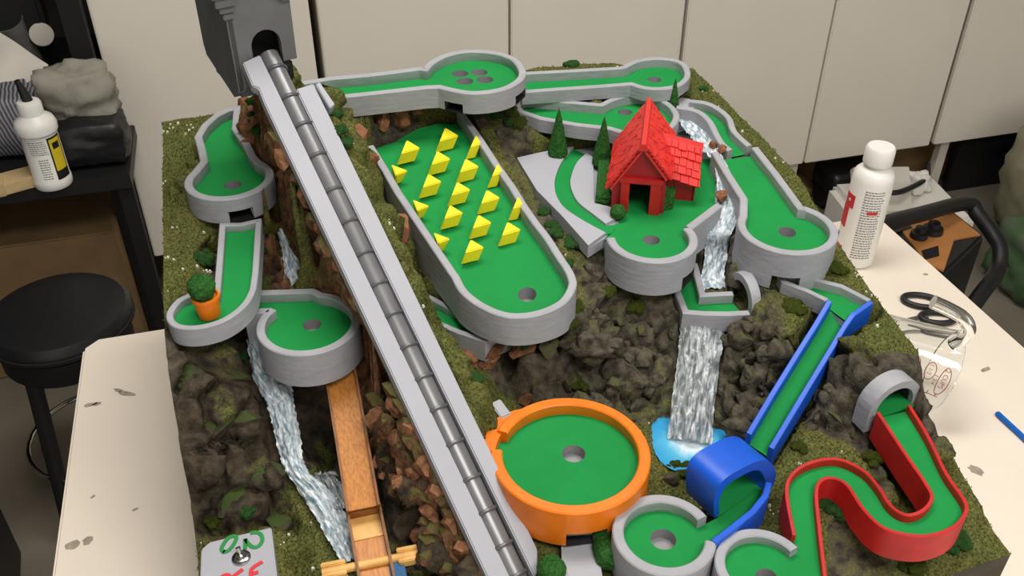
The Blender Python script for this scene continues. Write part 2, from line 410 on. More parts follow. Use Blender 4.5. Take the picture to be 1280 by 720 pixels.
def course(root, runs, t, rimh, zbase, cups=(), cup_r=.0095, exits=(), mat_rim='rim', extra=None, closed=False, rimz2=None, green=True, name_rim='rim',
           outer_mat=None, foot=True, extra_first=None, wall_drop=None):
    """one lane: rim runs (top centre lines in 3D), green inside them, cups, exit openings"""
    runs = [fine([np.array(p, float) for p in r]) for r in runs]
    poly = [p for r in runs for p in r] + ([np.array(p, float) for p in extra] if extra else [])
    ar = sum(poly[i][0] * poly[(i + 1) % len(poly)][1] - poly[(i + 1) % len(poly)][0] * poly[i][1] for i in range(len(poly)))
    sgn = 1 if ar > 0 else -1                      # +1: inside is on the left
    g = []
    for r in runs:
        nn = normals2(r, closed)
        mb = MB(); b = t * .12; n = len(r)
        opened = set()
        for (u, v, w, h) in exits:
            zz = r[0][2]; q = at(u, v, zz); i0 = min(range(n), key=lambda i: np.linalg.norm(r[i] - q))
            if np.linalg.norm(r[i0] - q) > .03: continue
            j = i0; k = i0; acc = 0
            while acc < w:
                a_, b_ = (j - 1) % n, (k + 1) % n
                acc += np.linalg.norm(r[j] - r[a_]) + np.linalg.norm(r[b_] - r[k]); j, k = a_, b_
            h = min(h, zz - rimh - .003 - zbase); idx = []; i = j
            while i != k: idx.append(i); i = (i + 1) % n
            for i in idx: opened.add((i, h))
            # the hollow behind the opening, its shade painted in dark grey
            A = r[j] - nn[j] * sgn * t / 2; B = r[k] - nn[k] * sgn * t / 2
            inn = (nn[i0] * sgn); inn = inn / np.linalg.norm(inn); z0, z1 = zbase - .001, min(zbase + h, zz - rimh - .003); h = z1 - zbase
            def Z(p, z): return np.array([p[0], p[1], z])
            A0, B0 = A, B; A1, B1 = A + inn * .03, B + inn * .03
            hb = MB().add([Z(A0, z0), Z(B0, z0), Z(B1, z0), Z(A1, z0), Z(A0, z1), Z(B0, z1), Z(B1, z1), Z(A1, z1)],
                          [(0, 1, 2, 3), (4, 7, 6, 5), (3, 2, 6, 7), (0, 3, 7, 4), (1, 5, 6, 2)])
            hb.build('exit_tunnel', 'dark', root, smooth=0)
        op = dict(opened)
        prof = []
        for i in range(n):
            p = r[i]; o = -nn[i] * sgn; zb = zbase if wall_drop is None else p[2] - wall_drop
            prof.append([np.array([*(p + o * t / 2)[:2], zb]), p + o * t / 2 - np.array([0, 0, b]), p + o * (t / 2 - b),
                         p - o * (t / 2 - b), p - o * t / 2 - np.array([0, 0, b]), p - o * t / 2 - np.array([0, 0, rimh + .003])])
        vs = [q for pr in prof for q in pr]; fs = []
        for i in range(n if closed else n - 1):
            j = (i + 1) % n
            for k in range(5):
                if k == 0 and i in op:
                    zt = zbase + op[i]; a0, b0 = prof[i][0].copy(), prof[j][0].copy(); a0[2] = b0[2] = zt
                    ni, nj = prof[i][5].copy(), prof[j][5].copy(); ni[2] = nj[2] = zt
                    q = len(vs); vs += [a0, b0, ni, nj]
                    fs += [(q, i * 6 + 1, j * 6 + 1, q + 1), (q, q + 1, q + 3, q + 2)]; continue
                fs.append((i * 6 + k, i * 6 + k + 1, j * 6 + k + 1, j * 6 + k))
            fs.append((i * 6 + 5, i * 6, j * 6, j * 6 + 5)) if i not in op else None
        if not closed: fs += [(0, 1, 2, 3, 4, 5), tuple((n - 1) * 6 + k for k in (5, 4, 3, 2, 1, 0))]
        if sgn > 0: fs = [f[::-1] for f in fs]
        mb.add(vs, fs); mb.build(name_rim, mat_rim, root, smooth=40)
        g += [r[i] + nn[i] * sgn * (t / 2 - .0015) - np.array([0, 0, rimh]) for i in range(n)]
    if extra: g += [np.array(p, float) - np.array([0, 0, rimh]) for p in extra]
    if green:
        holes = []; 
        def gz(c):      # height of the green at c (weighted from its outline)
            w = np.array([1 / (np.linalg.norm((p - c)[:2]) ** 3 + 1e-9) for p in g]); return float((w * np.array([p[2] for p in g])).sum() / w.sum())
        for (u, v) in cups:
            c = at(u, v, g[0][2])
            for _ in range(6): c = at(u, v, gz(c))
            # local slope
            e = .012; gx = (gz(c + np.array([e, 0, 0])) - gz(c - np.array([e, 0, 0]))) / (2 * e); gy = (gz(c + np.array([0, e, 0])) - gz(c - np.array([0, e, 0]))) / (2 * e)
            ring = [c + np.array([cup_r * math.cos(q), cup_r * math.sin(q), cup_r * (gx * math.cos(q) + gy * math.sin(q))]) for q in [2 * math.pi * k / 28 for k in range(28)]]
            holes.append(ring)
            d = .012; b0 = c - np.array([0, 0, d])
            vs = ring + [np.array([p[0], p[1], c[2] - d]) for p in ring]
            MB().add(vs, [(k, k + 28, (k + 1) % 28 + 28, (k + 1) % 28) for k in range(28)] + [tuple(range(28, 56))]).build('cup', 'cup', root, smooth=30)
        green_mesh(g, holes, gz).build('putting_green', 'green', root, smooth=30)
        # skirt under the open stretches of the green
        if not closed:
            n = len(g); ends = []; k = 0
            for r in runs: k += len(r); ends.append(k - 1)
            opn = [i for i in range(n) if i in ends or i >= k]
            vs = [p - np.array([0, 0, .0021]) for p in g] + [np.array([p[0], p[1], min(zbase, p[2] - .004) if wall_drop is None else p[2] + rimh - wall_drop]) for p in g]
            MB().add(vs, [(i, (i + 1) % n, (i + 1) % n + n, i + n) for i in opn]).build('base', mat_rim, root, smooth=0)
    if foot: FOOT.append(([tuple(p[:2]) for p in poly], min(p[2] for p in poly) - rimh - .0145, t / 2))
    return g
# ------------------------------------------------------------------ the room
def struct(name, mb, m, org=(0, 0, 0), **k):
    o = mb.build(name, m, None, org, **k); o['kind'] = 'structure'; return o
FZ = -TZ
struct('floor', MB().box((.6, .6, FZ - .02), (7.2, 6.4, .04)), 'floor', smooth=0)
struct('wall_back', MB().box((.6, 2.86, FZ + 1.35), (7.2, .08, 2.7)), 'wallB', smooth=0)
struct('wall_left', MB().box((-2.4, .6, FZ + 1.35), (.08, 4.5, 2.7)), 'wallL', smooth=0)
struct('wall_right', MB().box((4.2, .6, FZ + 1.35), (.08, 4.5, 2.7)), 'wall', smooth=0)
struct('ceiling', MB().box((.6, .6, FZ + 2.72), (7.2, 6.4, .04)), 'ceil', smooth=0)
# cabinets along the back wall: doors .457 wide
DY = 2.2; CB = HC - .627 * DY; CT = CB + 1.75
def cabinet(x0, xs, label):
    x1 = xs[-1]
    t = thing('storage_cabinet', ((x0 + x1) / 2, DY + .22, CB), label, 'cabinet', 'cream storage cabinets along the wall')
    MB().box(((x0 + x1) / 2, DY + .24, (CB + CT) / 2), (x1 - x0 - .006, .42, CT - CB)).build('body', 'cab', t, bevel=.002)
    e = [x0] + xs
    for a, b in zip(e[:-1], e[1:]):
        MB().box(((a + b) / 2, DY + .0105, (CB + CT) / 2 + .002), (b - a - .007, .019, CT - CB - .004)).build('door', 'cab', t, bevel=.003)
    return t
X = [-.158 * DY, .061 * DY, .275 * DY, .489 * DY, .69 * DY, .89 * DY, 1.09 * DY, 1.29 * DY]
cabinet(X[0], [X[1] - .006], 'cream storage cabinet with a single door at the end beside the black shelf unit')
cabinet(X[1] + .006, [X[2], X[3]], 'cream two-door storage cabinet behind the red barn and four-hole green')
cabinet(X[3] + .004, [X[4], X[5] - .005], 'cream two-door storage cabinet behind the white bottle')
cabinet(X[5] + .006, [X[6], X[7]], 'cream two-door storage cabinet farthest along the wall above the dark panel')
for (u, v, nm) in ((986, 222, 'slim cream support post under the cabinets behind the wooden slat'), (1172, 200, 'slim cream support post under the cabinets beside the dark panel')):
    p = ony(u, v, DY + .05)
    t = MB().box((p[0], DY + .05, (FZ + CB) / 2), (.03, .03, CB - FZ)).build('support_post', 'cab', None, (p[0], DY + .05, FZ), bevel=.002)
    tag(t, nm, 'post')
# ------------------------------------------------------------------ table
tb = thing('work_table', (.33, .6, 0), 'white laminate work table under the miniature golf model', 'table')
TP = [(-.304, -.02), (.968, -.02), (.968, 1.168), (-.285, 1.168), (-.304, 1.15)]
MB().hexa([(x, y, -.03) for x, y in TP], [(x, y, 0) for x, y in TP]).build('table_top', 'table', tb, bevel=.004, seg=3)
for x in (-.26, .92):
    for y in (.05, 1.1): MB().tube([(x, y, -.03), (x, y, FZ)], .018, 12).build('leg', 'black', tb)
def blob(cx, cy, rx, ry, rot, n=14, seed=0):
    q = random.Random(seed); out = []
    for k in range(n):
        a = 2 * math.pi * k / n; r = 1 + q.uniform(-.22, .22)
        x, y = rx * r * math.cos(a), ry * r * math.sin(a)
        out.append((cx + x * math.cos(rot) - y * math.sin(rot), cy + x * math.sin(rot) + y * math.cos(rot), .0004))
    return out
for i, (u, v, rx, ry, rot) in enumerate(((158, 492, .012, .004, -.5), (148, 488, .007, .003, -.6), (113, 506, .008, .0035, .1), (121, 505, .006, .003, .2), (92, 681, .008, .007, .2), (110, 676, .006, .005, .6), (116, 621, .003, .002, .7), (169, 637, .004, .002, .4), (1220, 588, .009, .007, 2.0), (1157, 343, .004, .003, 0), (1232, 462, .009, .003, .3))):
    p = at(u, v, 0); MB().poly_slab(blob(p[0], p[1], rx, ry, rot, seed=i), .0002).build('worn_patch', 'stain', tb, smooth=0)

# ------------------------------------------------------------------ golf lanes
course_group = None
# A upper left putting green
t = thing('golf_hole', at(287, 226, .30), 'keyhole shaped golf green with grey rim at the upper left corner', 'golf hole')
ca = Circ(232, 341, 248, .335)
course(t, [pts([(294, 160), (307, 178), (315, 194)], .335) + ca.arc((327, 200), (238, 214), False, .009) +
       pts([(255, 201), (252, 186), (247.5, 170), (256, 156), (270, 144), (284, 137), (296, 134)], .335)], .009, .012, .306, cups=[(291, 231)], exits=[(300, 247, .022, .016)], closed=True)
# B hooked lane with the flower pot
t = thing('golf_hole', at(280, 390, .26), 'narrow J-shaped golf lane with grey rim holding the orange flowerpot', 'golf hole')
zb = lambda v: .308 - (v - 278) / (400 - 278) * .016
cB = catmull([at(u, v, zb(v)) for u, v in ((271, 366), (257, 365.5), (240, 368), (224, 375), (213.5, 388), (212.5, 398), (220, 406), (236, 409), (256, 407), (278, 400), (297, 388), (309, 375), (316, 361))], 6)
course(t, [[at(323, 275, .308), at(300, 280, .306), at(278, 280, .308), at(275, 320, zb(320)), at(272, 355, zb(355))] + cB + [at(319, 340, zb(340)), at(321, 310, zb(310)), at(323, 276, .308)]], .0065, .008, .25, closed=True, wall_drop=.021)
# C lower left circle
t = thing('golf_hole', at(386, 405, .2), 'round golf green with tall grey wall above the wooden chute', 'golf hole')
cc = Circ(321, 450, 442, .262)
course(t, [pts([(305, 365), (330, 365), (360, 364), (390, 363)], .262) + cc.arc((404, 362), (333, 392), False, .009) + pts([(341, 386)], .262), pts([(336, 387.5), (322, 388), (305, 389)], .262)], .0085, .011, .222, cups=[(390, 406)])
# F four-hole green at the back
t = thing('golf_hole', at(595, 95, .33), 'long golf lane ending in a circle with four holes', 'golf hole')
zF = .378
oF = catmull(pts([(531.5, 86), (540, 77.5), (558, 68.5), (585, 63.3), (619, 65.5), (642, 73.5), (652.5, 87), (650, 98), (635, 108), (616, 113.2), (591, 115.3), (569, 112.4), (549, 107.6)], zF), 6)
course(t, [pts([(378, 103), (416, 97), (463, 93), (485, 90.3), (525, 85)], zF) + oF + pts([(533, 108.3), (463, 116), (416, 121), (396, 124)], zF)], .009, .012, .352,
       cups=[(575, 92), (599, 90.5), (581, 101.5), (606, 99.5)], cup_r=.0105, exits=[(568, 112, .02, .014), (649, 99, .022, .015)], extra=None)
# G back right
t = thing('golf_hole', at(815, 95, .315), 'golf lane with a round end at the back edge near the cabinets', 'golf hole')
oG = catmull(pts([(789, 104), (806, 109), (826, 110), (847, 106), (859, 95), (856, 82), (844, 75), (820, 72.5), (796, 76), (781, 83)], .340), 6)
course(t, [pts([(652, 114), (700, 110.5), (752, 107)], .340) + oG + pts([(775, 84.5), (722, 87.5), (657, 91), (650, 92)], .340)], .008, .012, .323, cups=[(818, 99.5)], exits=[(853, 104, .016, .012)])
# H lane behind the barn
t = thing('golf_hole', at(790, 145, .305), 'keyhole shaped golf lane with grey rim right behind the red barn', 'golf hole')
oH = catmull(pts([(752, 130.5), (771, 122), (800, 118), (831, 127), (845, 142), (840, 156), (824, 164), (800, 167), (780, 164.5), (762, 159.5)], .323), 6)
course(t, [pts([(648, 128), (654, 122.5), (663, 122.5), (700, 126), (740, 129.5)], .323) + oH + pts([(721, 155), (676, 147), (652, 139), (646, 134)], .323)], .008, .012, .305, closed=True, cups=[(781, 140)])
# I yellow block lane
t = thing('golf_hole', at(640, 300, .26), 'wide sloping golf lane set with yellow wedge blocks', 'golf hole')
def zI(v): return .330 - (v - 135) / (395 - 135) * .052
def pI(l): return [at(u, v, zI(v)) for u, v in l]
rI = pI([(463, 182), (481, 211), (497, 239), (530, 288), (566, 341)]) + catmull(pI([(569, 345), (580, 364), (604, 382), (636, 393.5), (671, 391), (702, 377.5), (715, 358), (714, 345), (708, 333)]), 6) + \
     catmull(pI([(703, 326), (694, 312), (683, 295), (671, 280)]), 4) + pI([(655.6, 258), (641, 234), (619, 203), (599, 172), (575, 139)])
course(t, [rI], .0085, .016, .243, cups=[(659, 368)], extra=[at(566, 141, .332), at(545, 140, .334), at(520, 147, .33), at(492, 163, .326), at(470, 170, .322)])
LANE_I = t
# J low lane
t = thing('golf_hole', at(590, 405, .22), 'short golf lane ending in a corner tucked under the yellow block lane', 'golf hole')
course(t, [pts([(516, 360), (566, 386), (606, 400), (640, 404), (634, 412), (606, 424.5), (575, 414.5), (545, 402), (520, 388)], .238)], .0065, .009, .212, closed=True)
# K plaza
t = thing('golf_hole', at(800, 280, .27), 'grey plaza golf hole with curved green lane in front of the red barn', 'golf hole')
zk = .281
MB().poly_slab(pts([(646, 201), (686, 192), (741, 184), (790, 160), (850, 146), (866, 168), (893, 192), (899, 250), (864, 279), (800, 272), (768, 284), (756, 298), (735, 311), (701, 272.5), (671, 242)], zk), .012).build('paving', 'ramp', t, smooth=0)
outer = catmull(pts([(717, 187), (702, 206), (694, 226), (693.5, 241), (698, 254), (708, 266), (731, 281), (757, 295)], zk), 5)
inner = catmull(pts([(733, 195), (721, 207), (714, 224), (713.5, 238), (722, 256), (741, 271.5), (757, 284)], zk), 5)
dz = np.array([0, 0, .0045])
def lift(P, d): return [p + np.array([0, 0, d]) for p in P]
MB().poly_slab(lift(pts([(646, 201), (686, 192)], zk) + outer + pts([(735, 311), (701, 272.5), (671, 242)], zk), .0045), .0045).build('paving', 'ramp', t, smooth=0)
MB().poly_slab(lift(inner + pts([(772, 275), (775, 268), (760, 262), (743, 258), (741, 200)], zk), .0045), .0045).build('paving', 'ramp', t, smooth=0)
ck = Circ(758, 872, 327, .294)
gk = course(t, [ck.arc((757, 297), (862, 284), True, .0095), pts([(861, 284), (898, 256)], .294)], .0095, .0115, .252, cups=[(814, 300)], exits=[(857, 311, .022, .015)],
       extra=[at(896, 215, .294), at(889, 188, .294), at(850, 190, .294), at(800, 200, .294), at(775, 240, .294), at(775, 268, .294), at(768, 278, .294), at(757, 288, .294)])
MB().poly_slab(lift(outer + pts([(765, 292), (775, 280)], zk) + inner[::-1], .0012), .001).build('putting_green', 'green', t, smooth=0)
# L right lane
t = thing('golf_hole', at(985, 285, .25), 'right-hand golf lane with an S-bend start running down to a round green', 'golf hole')
la = catmull([at(u, v, .322 - (v - 125) * .00025) for u, v in ((846, 133), (872, 138.5), (887, 151), (896, 168), (903, 179), (913, 187.5))], 5)
lb = catmull([at(u, v, .322 - (v - 125) * .00025) for u, v in ((937, 182), (918, 164), (911, 147), (898, 135.5), (882, 128), (862, 125.5))], 5)
course(t, [la, lb], .008, .011, .29)
MB().poly_slab([at(u, v, .3145) for u, v in ((846, 131), (838, 127), (846, 121.5), (862, 123.5), (873, 130), (864, 137))], .02).build('threshold', 'ramp', t, smooth=0)
zl = lambda v: .310 - (v - 185) / 115 * .014
cl = Circ(922, 1047, 316, .297)
course(t, [[at(u, v, zl(v)) for u, v in ((894, 190), (910, 217), (930, 248))] + cl.arc((929, 270), (1008, 261), True, .0105) + [at(u, v, zl(v)) for u, v in ((1000, 258), (970, 217), (944, 184))]], .009, .012, .25, cups=[(984, 290)], exits=[(993, 313, .026, .017)])
# M crooked lane at the waterfall
t = thing('golf_hole', at(895, 380, .21), 'small crooked grey golf lane with an arched tunnel over the tall waterfall', 'golf hole')
course(t, [pts([(842, 352), (857, 389), (880, 391), (910, 391.5), (936, 390)], .236), pts([(916, 366), (878, 368), (868, 329)], .236)], .0075, .011, .214)
def arch(root, A, B, h, th, deep, dvec, m='rim', name='tunnel_arch', zlow=0):
    """round-topped arch between feet A and B (inner), thickness th, pushed deep along dvec"""
    A, B = np.array(A, float), np.array(B, float); ax = B - A; w = np.linalg.norm(ax[:2]); ax = ax / np.linalg.norm(ax); mid = (A + B) / 2; up = np.array([0, 0, 1.])
    dvec = np.array(dvec, float); r = w / 2; leg = max(0, h - r); n = 20; inn, out = [], []
    inn.append(-r * ax - zlow * up); out.append(-(r + th) * ax - zlow * up)
    for k in range(n + 1):
        a = math.pi - math.pi * k / n
        inn.append(ax * r * math.cos(a) + up * (leg + min(r, h) * math.sin(a))); out.append(ax * (r + th) * math.cos(a) + up * (leg + (min(r, h) + th) * math.sin(a)))
    inn.append(r * ax - zlow * up); out.append((r + th) * ax - zlow * up)
    N = len(inn); vs = [mid + p for p in out] + [mid + p for p in inn] + [mid + p + dvec * deep for p in out] + [mid + p + dvec * deep for p in inn]
    fs = []
    for i in range(N - 1):
        fs += [(i, i + 1, N + i + 1, N + i), (2 * N + i, 3 * N + i, 3 * N + i + 1, 2 * N + i + 1), (i, 2 * N + i, 2 * N + i + 1, i + 1), (N + i, N + i + 1, 3 * N + i + 1, 3 * N + i)]
    bm = MB().add(vs, fs); o = bm.build(name, m, root, smooth=40, bevel=0)
    FOOT2.append(([tuple((mid + sg * ax * (r + th * .4) + dvec * q)[:2]) for sg, q in ((-1, -.012), (1, -.012), (1, deep), (-1, deep))], mid[2] - .006))
    hv = [mid + p * .985 + dvec * deep * .3 for p in inn] + [mid + p * .97 + dvec * deep * .97 for p in inn]
    MB().add(hv, [(i, i + 1, N + i + 1, N + i) for i in range(N - 1)] + [tuple(range(N, 2 * N))]).build('tunnel_shade_lining', 'dark', root, smooth=0)  # dark lining and end cap paint in the shade inside the tunnel
    return o
arch(t, at(913, 365, .226), at(934, 391, .226), .026, .008, .012, (1, .25, 0), zlow=.012)
# N blue ramp with the loop
t = thing('golf_hole', at(830, 670, .15), 'golf lane with a steep blue ramp, blue loop and round end', 'golf hole')
course(t, [pts([(1034, 374.5), (1010, 363), (980, 351.5), (975, 344.5)], .260), pts([(976, 343.5), (1004, 345), (1052, 357), (1087, 375)], .260)], .006, .010, .24,
       extra=[at(1060, 392, .259)])
def zN(v): return .262 - (v - 375) / (560 - 375) * .082
def sN(l): return [at(u, v, zN(v)) for u, v in l]
course(t, [sN([(1037, 376), (1020, 405), (996.6, 442), (965, 493), (936, 542)]), sN([(964, 560), (1000, 500), (1040, 434), (1056, 407), (1066, 393), (1089, 377)])], .0055, .013, .15, mat_rim='blue', name_rim='ramp_side', wall_drop=.026)
A_ = at(893, 648, .172); B_ = at(966, 604, .172); dd = (B_ - A_); dd /= np.linalg.norm(dd); nn_ = np.array([-dd[1], dd[0], 0])
def lp(l): return [on_plane(u, v, A_, nn_) for u, v in l]
lo = catmull(lp([(893, 648), (892.5, 630), (896, 612), (906, 599), (922, 588.5), (943, 578), (956, 575.5), (966, 581), (970, 594), (967, 607)]), 5)
li = catmull(lp([(899, 642), (899, 628), (903, 615), (912, 604), (923, 597), (941, 588.5), (951, 589.5), (957, 601), (956, 607), (953, 613)]), 5)
wv = nn_ * .037; N = len(lo)
vs = lo + li + [p + wv for p in lo] + [p + wv for p in li]; fs = []
for i in range(N - 1):
    fs += [(i, N + i, N + i + 1, i + 1), (2 * N + i, 2 * N + i + 1, 3 * N + i + 1, 3 * N + i), (i, i + 1, 2 * N + i + 1, 2 * N + i), (N + i, 3 * N + i, 3 * N + i + 1, N + i + 1)]
MB().add(vs, fs).build('loop', 'blue', t, smooth=50)
gl = [at(897, 646, .171), at(953, 612, .171), at(953, 612, .171) + wv * .9, at(897, 646, .171) + wv * .9]
MB().poly_slab(gl, .002).build('putting_green', 'green', t, smooth=0)
cn = Circ(765.5, 895, 716, .187)
course(t, [cn.arc((876, 648), (886, 676), True, .010)], .010, .012, .148, cups=[(829, 674)], cup_r=.0115, extra=[at(893, 672, .187), at(930, 646, .187), at(955, 612, .187), at(952, 600, .187), at(899, 636, .187)])
course(t, [pts([(961, 603), (957, 619), (941, 639), (918, 657), (892, 677)], .188)], .006, .01, .152, mat_rim='blue', name_rim='ramp_side', green=False, foot=False)
# O red S lane
t = thing('golf_hole', at(950, 700, .15), 'winding golf lane between red walls from the grey tunnel to a round end', 'golf hole')
w1 = catmull(pts([(992.7, 669, .183), (983.5, 615, .188), (992, 591, .19), (1016, 577, .192), (1047, 573.5, .194), (1078, 587, .196), (1098, 608, .198), (1113, 631, .2), (1132.6, 643, .202), (1153, 638, .204), (1165, 622, .206), (1156, 602, .209), (1132.6, 568, .214), (1097.6, 515, .224)], 0), 6)
w2 = catmull(pts([(1136.5, 506, .224), (1160, 545, .216), (1183, 591.6, .210), (1206, 626, .206), (1206, 643, .204), (1190, 659.5, .202), (1160, 669, .2), (1129, 667, .198), (1101, 657, .196), (1078, 634, .194), (1059, 606, .192), (1041, 597, .19), (1027, 600, .189), (1020.5, 615, .188), (1024, 657, .184), (1031.5, 722, .18)], 0), 6)
course(t, [w1, w2], .0034, .0085, .15, mat_rim='red', name_rim='red_wall', wall_drop=.033)
co = Circ(894, 1012, 752, .183)
course(t, [co.arc((997, 684), (1025, 730), True, .009)], .009, .0095, .14, cups=[(958, 722)], extra=[at(1036, 735, .183), at(1029, 690, .183), at(1010, 668, .183), at(993, 667, .183)])
fa, fb = at(1094, 519, .215), at(1139, 504, .215)
dv_ = np.array([-(fb - fa)[1], (fb - fa)[0], 0]); dv_ /= np.linalg.norm(dv_)
arch(t, fa, fb, .026, .0085, .018, dv_, zlow=.02)
MB().poly_slab([fa - dv_ * .004, fb - dv_ * .004, fb + dv_ * .017, fa + dv_ * .017], .002).build('putting_green', 'green', t, smooth=0)
# P orange circle
t = thing('golf_hole', at(715, 560, .165), 'large round golf green with a bright orange rim below the cliff', 'golf hole')
cp = Circ(613, 813, 636, .203)
course(t, [cp.arc((634, 541), (622, 562), False, .011, 70)], .011, .013, .160, cups=[(717, 567)], exits=[(734, 632, .03, .016)], mat_rim='orange', cup_r=.0112, extra=[at(616, 562, .203), at(618, 541, .203)])
MB().poly_slab(catmull([cp.c + (cp.R + .012 * math.sin(math.pi * k / 8)) * np.array([math.cos(a), math.sin(a), 0]) + np.array([0, 0, -.004]) for k in range(9) for a in [math.radians(178 - k * 9)]], 2) +
               [cp.c + (cp.R - .004) * np.array([math.cos(math.radians(106 + k * 9)), math.sin(math.radians(106 + k * 9)), 0]) + np.array([0, 0, -.004]) for k in range(9)], .02).build('outer_kerb', 'orange', t, smooth=0)
pa, pb = at(619, 510, .194), at(633, 529, .19)
MB().box((pa + pb) / 2, (np.linalg.norm(pa - pb), .012, .02), (((pb - pa) / np.linalg.norm(pb - pa)), np.cross((0, 0, 1), (pb - pa) / np.linalg.norm(pb - pa)), (0, 0, 1))).build('entry_wall', 'rim', t, bevel=.001)
# Q path
t = thing('garden_path', at(727, 695, .152), 'pale grey path slab leading out from under the orange green', 'path')
MB().poly_slab(pts([(701, 664), (745, 663), (753, 722), (757, 760), (704, 760)], .156), .012).build('slab', 'ramp', t, smooth=0)
MB().poly_slab(catmull(pts([(700, 663), (712, 662), (723, 664.5), (735, 662), (746, 660)], .163), 4) + pts([(746, 664.5), (701, 667)], .163), .008).build('threshold', 'rim', t, smooth=0)
# ------------------------------------------------------------------ ball lift ramp and castle
T0 = at(366, 130, .44); B0 = at(632, 687, .165); rd = B0 - T0; rd /= np.linalg.norm(rd); rl = np.array([-rd[1], rd[0], 0]); rl /= np.linalg.norm(rl); rn = np.cross(rd, rl)
if rn[2] < 0: rn = -rn
def rp(u, v): return on_plane(u, v, T0, rn)
t = thing('ball_lift', at(500, 440, .2), 'long straight grey lift ramp with ringed metal pipe running down from the castle', 'ramp')
def slab_n(P, th): return MB().hexa([p - rn * th for p in P], P)
def ccw(P):
    a = sum(P[i][0] * P[(i + 1) % len(P)][1] - P[(i + 1) % len(P)][0] * P[i][1] for i in range(len(P))); return P if a > 0 else P[::-1]
slab_n(ccw([rp(*q) for q in ((303, 78), (325, 68), (344, 107), (639, 724), (652, 750), (622, 750), (610, 724), (331, 130), (323, 110), (316, 108))]), .012).build('rail', 'ramp', t, bevel=.0012)
slab_n(ccw([rp(*q) for q in ((370, 111), (392, 104), (437, 197), (672, 687), (672, 716), (668, 722))]), .012).build('rail', 'ramp', t, bevel=.0012)
slab_n(ccw([rp(*q) + rn * .004 for q in ((394, 108), (399, 105), (418, 133), (412, 138))]), .016).build('bracket', 'ramp', t, bevel=.0008)
pa, pb = (rp(333, 64) + rp(333, 64)) / 2, (rp(651, 722) + rp(651, 722)) / 2
off = -rn * .0095
ca_ = [rp(344 + (647 - 344) * k / 30 + 3.2, 85 + (724 - 85) * k / 30) for k in range(31)]
axis = (ca_[-1] - ca_[0]) / np.linalg.norm(ca_[-1] - ca_[0])
ca_ = [ca_[0] - axis * .022] + ca_
MB().tube([p + off for p in ca_], .0104, 24).build('pipe', 'pipe', t)
MB().hexa([p - rn * .036 for p in ccw([rp(330, 75), rp(372, 110), rp(668, 722), rp(640, 722)])], [p - rn * .021 for p in ccw([rp(330, 75), rp(372, 110), rp(668, 722), rp(640, 722)])]).build('channel_bed', 'dark', t, smooth=0)  # dark bed paints in the shadow gap beside the pipe
def ringpos(u, v):
    q = rp(u, v); k = (q - ca_[0]) @ axis; return ca_[0] + axis * k + off
xa, ya = rl, np.cross(axis, rl)
for (v) in (82, 118, 153, 191, 234, 274, 314, 352, 390, 430, 469, 508, 551, 595, 636, 679, 716):
    u = 346 + (650 - 346) * (v - 82) / (719 - 82) + 3
    c = ringpos(u, v); n1, n2 = 28, 8; vs = []; fs = []
    for i in range(n1):
        a = 2 * math.pi * i / n1; d = xa * math.cos(a) + ya * math.sin(a)
        for k in range(n2):
            b = 2 * math.pi * k / n2; vs.append(c + d * (.0108 + .0019 * math.cos(b)) + axis * .0019 * math.sin(b))
    for i in range(n1):
        for k in range(n2): fs.append((i * n2 + k, ((i + 1) % n1) * n2 + k, ((i + 1) % n1) * n2 + (k + 1) % n2, i * n2 + (k + 1) % n2))
    MB().add(vs, fs).build('pipe_ring', 'ring', t)
# castle tower: local frame at front middle
fp = rp(333, 64); cf = np.array([rd[0], rd[1], 0]); cf /= np.linalg.norm(cf); cx_ = np.array([-cf[1], cf[0], 0])
if cx_[0] < 0: cx_ = -cx_
def ct(x, y, z): return np.array([fp[0], fp[1], 0]) + cx_ * x - cf * y + np.array([0, 0, z])
t = thing('castle_tower', ct(0, .05, .43), 'dark grey castle tower standing over the top of the lift ramp', 'castle')
def cbox(mb, x0, x1, y0, y1, z0, z1):
    return mb.hexa([ct(x0, y0, z0), ct(x1, y0, z0), ct(x1, y1, z0), ct(x0, y1, z0)], [ct(x0, y0, z1), ct(x1, y0, z1), ct(x1, y1, z1), ct(x0, y1, z1)])
# front wall with the arched gate
fr = [(-.034, .447), (-.033, .72), (.034, .72), (.031, .463), (.0185, .4635)]
ar_ = [(.0165, .462)] + [(.001 + .0155 * math.cos(a), .484 + .0155 * math.sin(a)) for a in [math.pi * k / 16 for k in range(17)]] + [(-.0145, .455)]
prof = [(-.034, .44), (-.0145, .447)] + ar_[::-1][1:-1] + [(.0165, .463), (.031, .463), (.034, .72), (-.033, .72)]
tri = tessellate_polygon([[Vector((a, b, 0)) for a, b in prof]])
n = len(prof); vs = [ct(a, 0, b) for a, b in prof] + [ct(a, .008, b) for a, b in prof]
fs = [tuple(q) for q in tri] + [tuple(i + n for i in q[::-1]) for q in tri] + [(i, (i + 1) % n, (i + 1) % n + n, i + n) for i in range(n)]
MB().add(vs, fs).build('front_wall', 'castle', t, smooth=0)
side = [(.0, .44), (.02, .428), (.098, .448), (.102, .46), (.1, .72), (.0, .72)]
for x0, x1, nm in ((-.035, -.029, 'side_wall'), (.026, .032, 'side_wall')):
    pr = side if x0 < 0 else [(.006, .466), (.1, .466), (.1, .72), (.006, .72)]
    MB().hexa([ct(x0, a, b) for a, b in pr], [ct(x1, a, b) for a, b in pr]).build(nm, 'castle', t, smooth=0)
mb = MB(); cbox(mb, -.029, .028, .094, .1, .448, .72); mb.build('back_wall', 'castle', t, smooth=0)
mb = MB(); cbox(mb, -.029, .028, .008, .094, .70, .72); mb.build('roof_deck', 'castle', t, smooth=0)
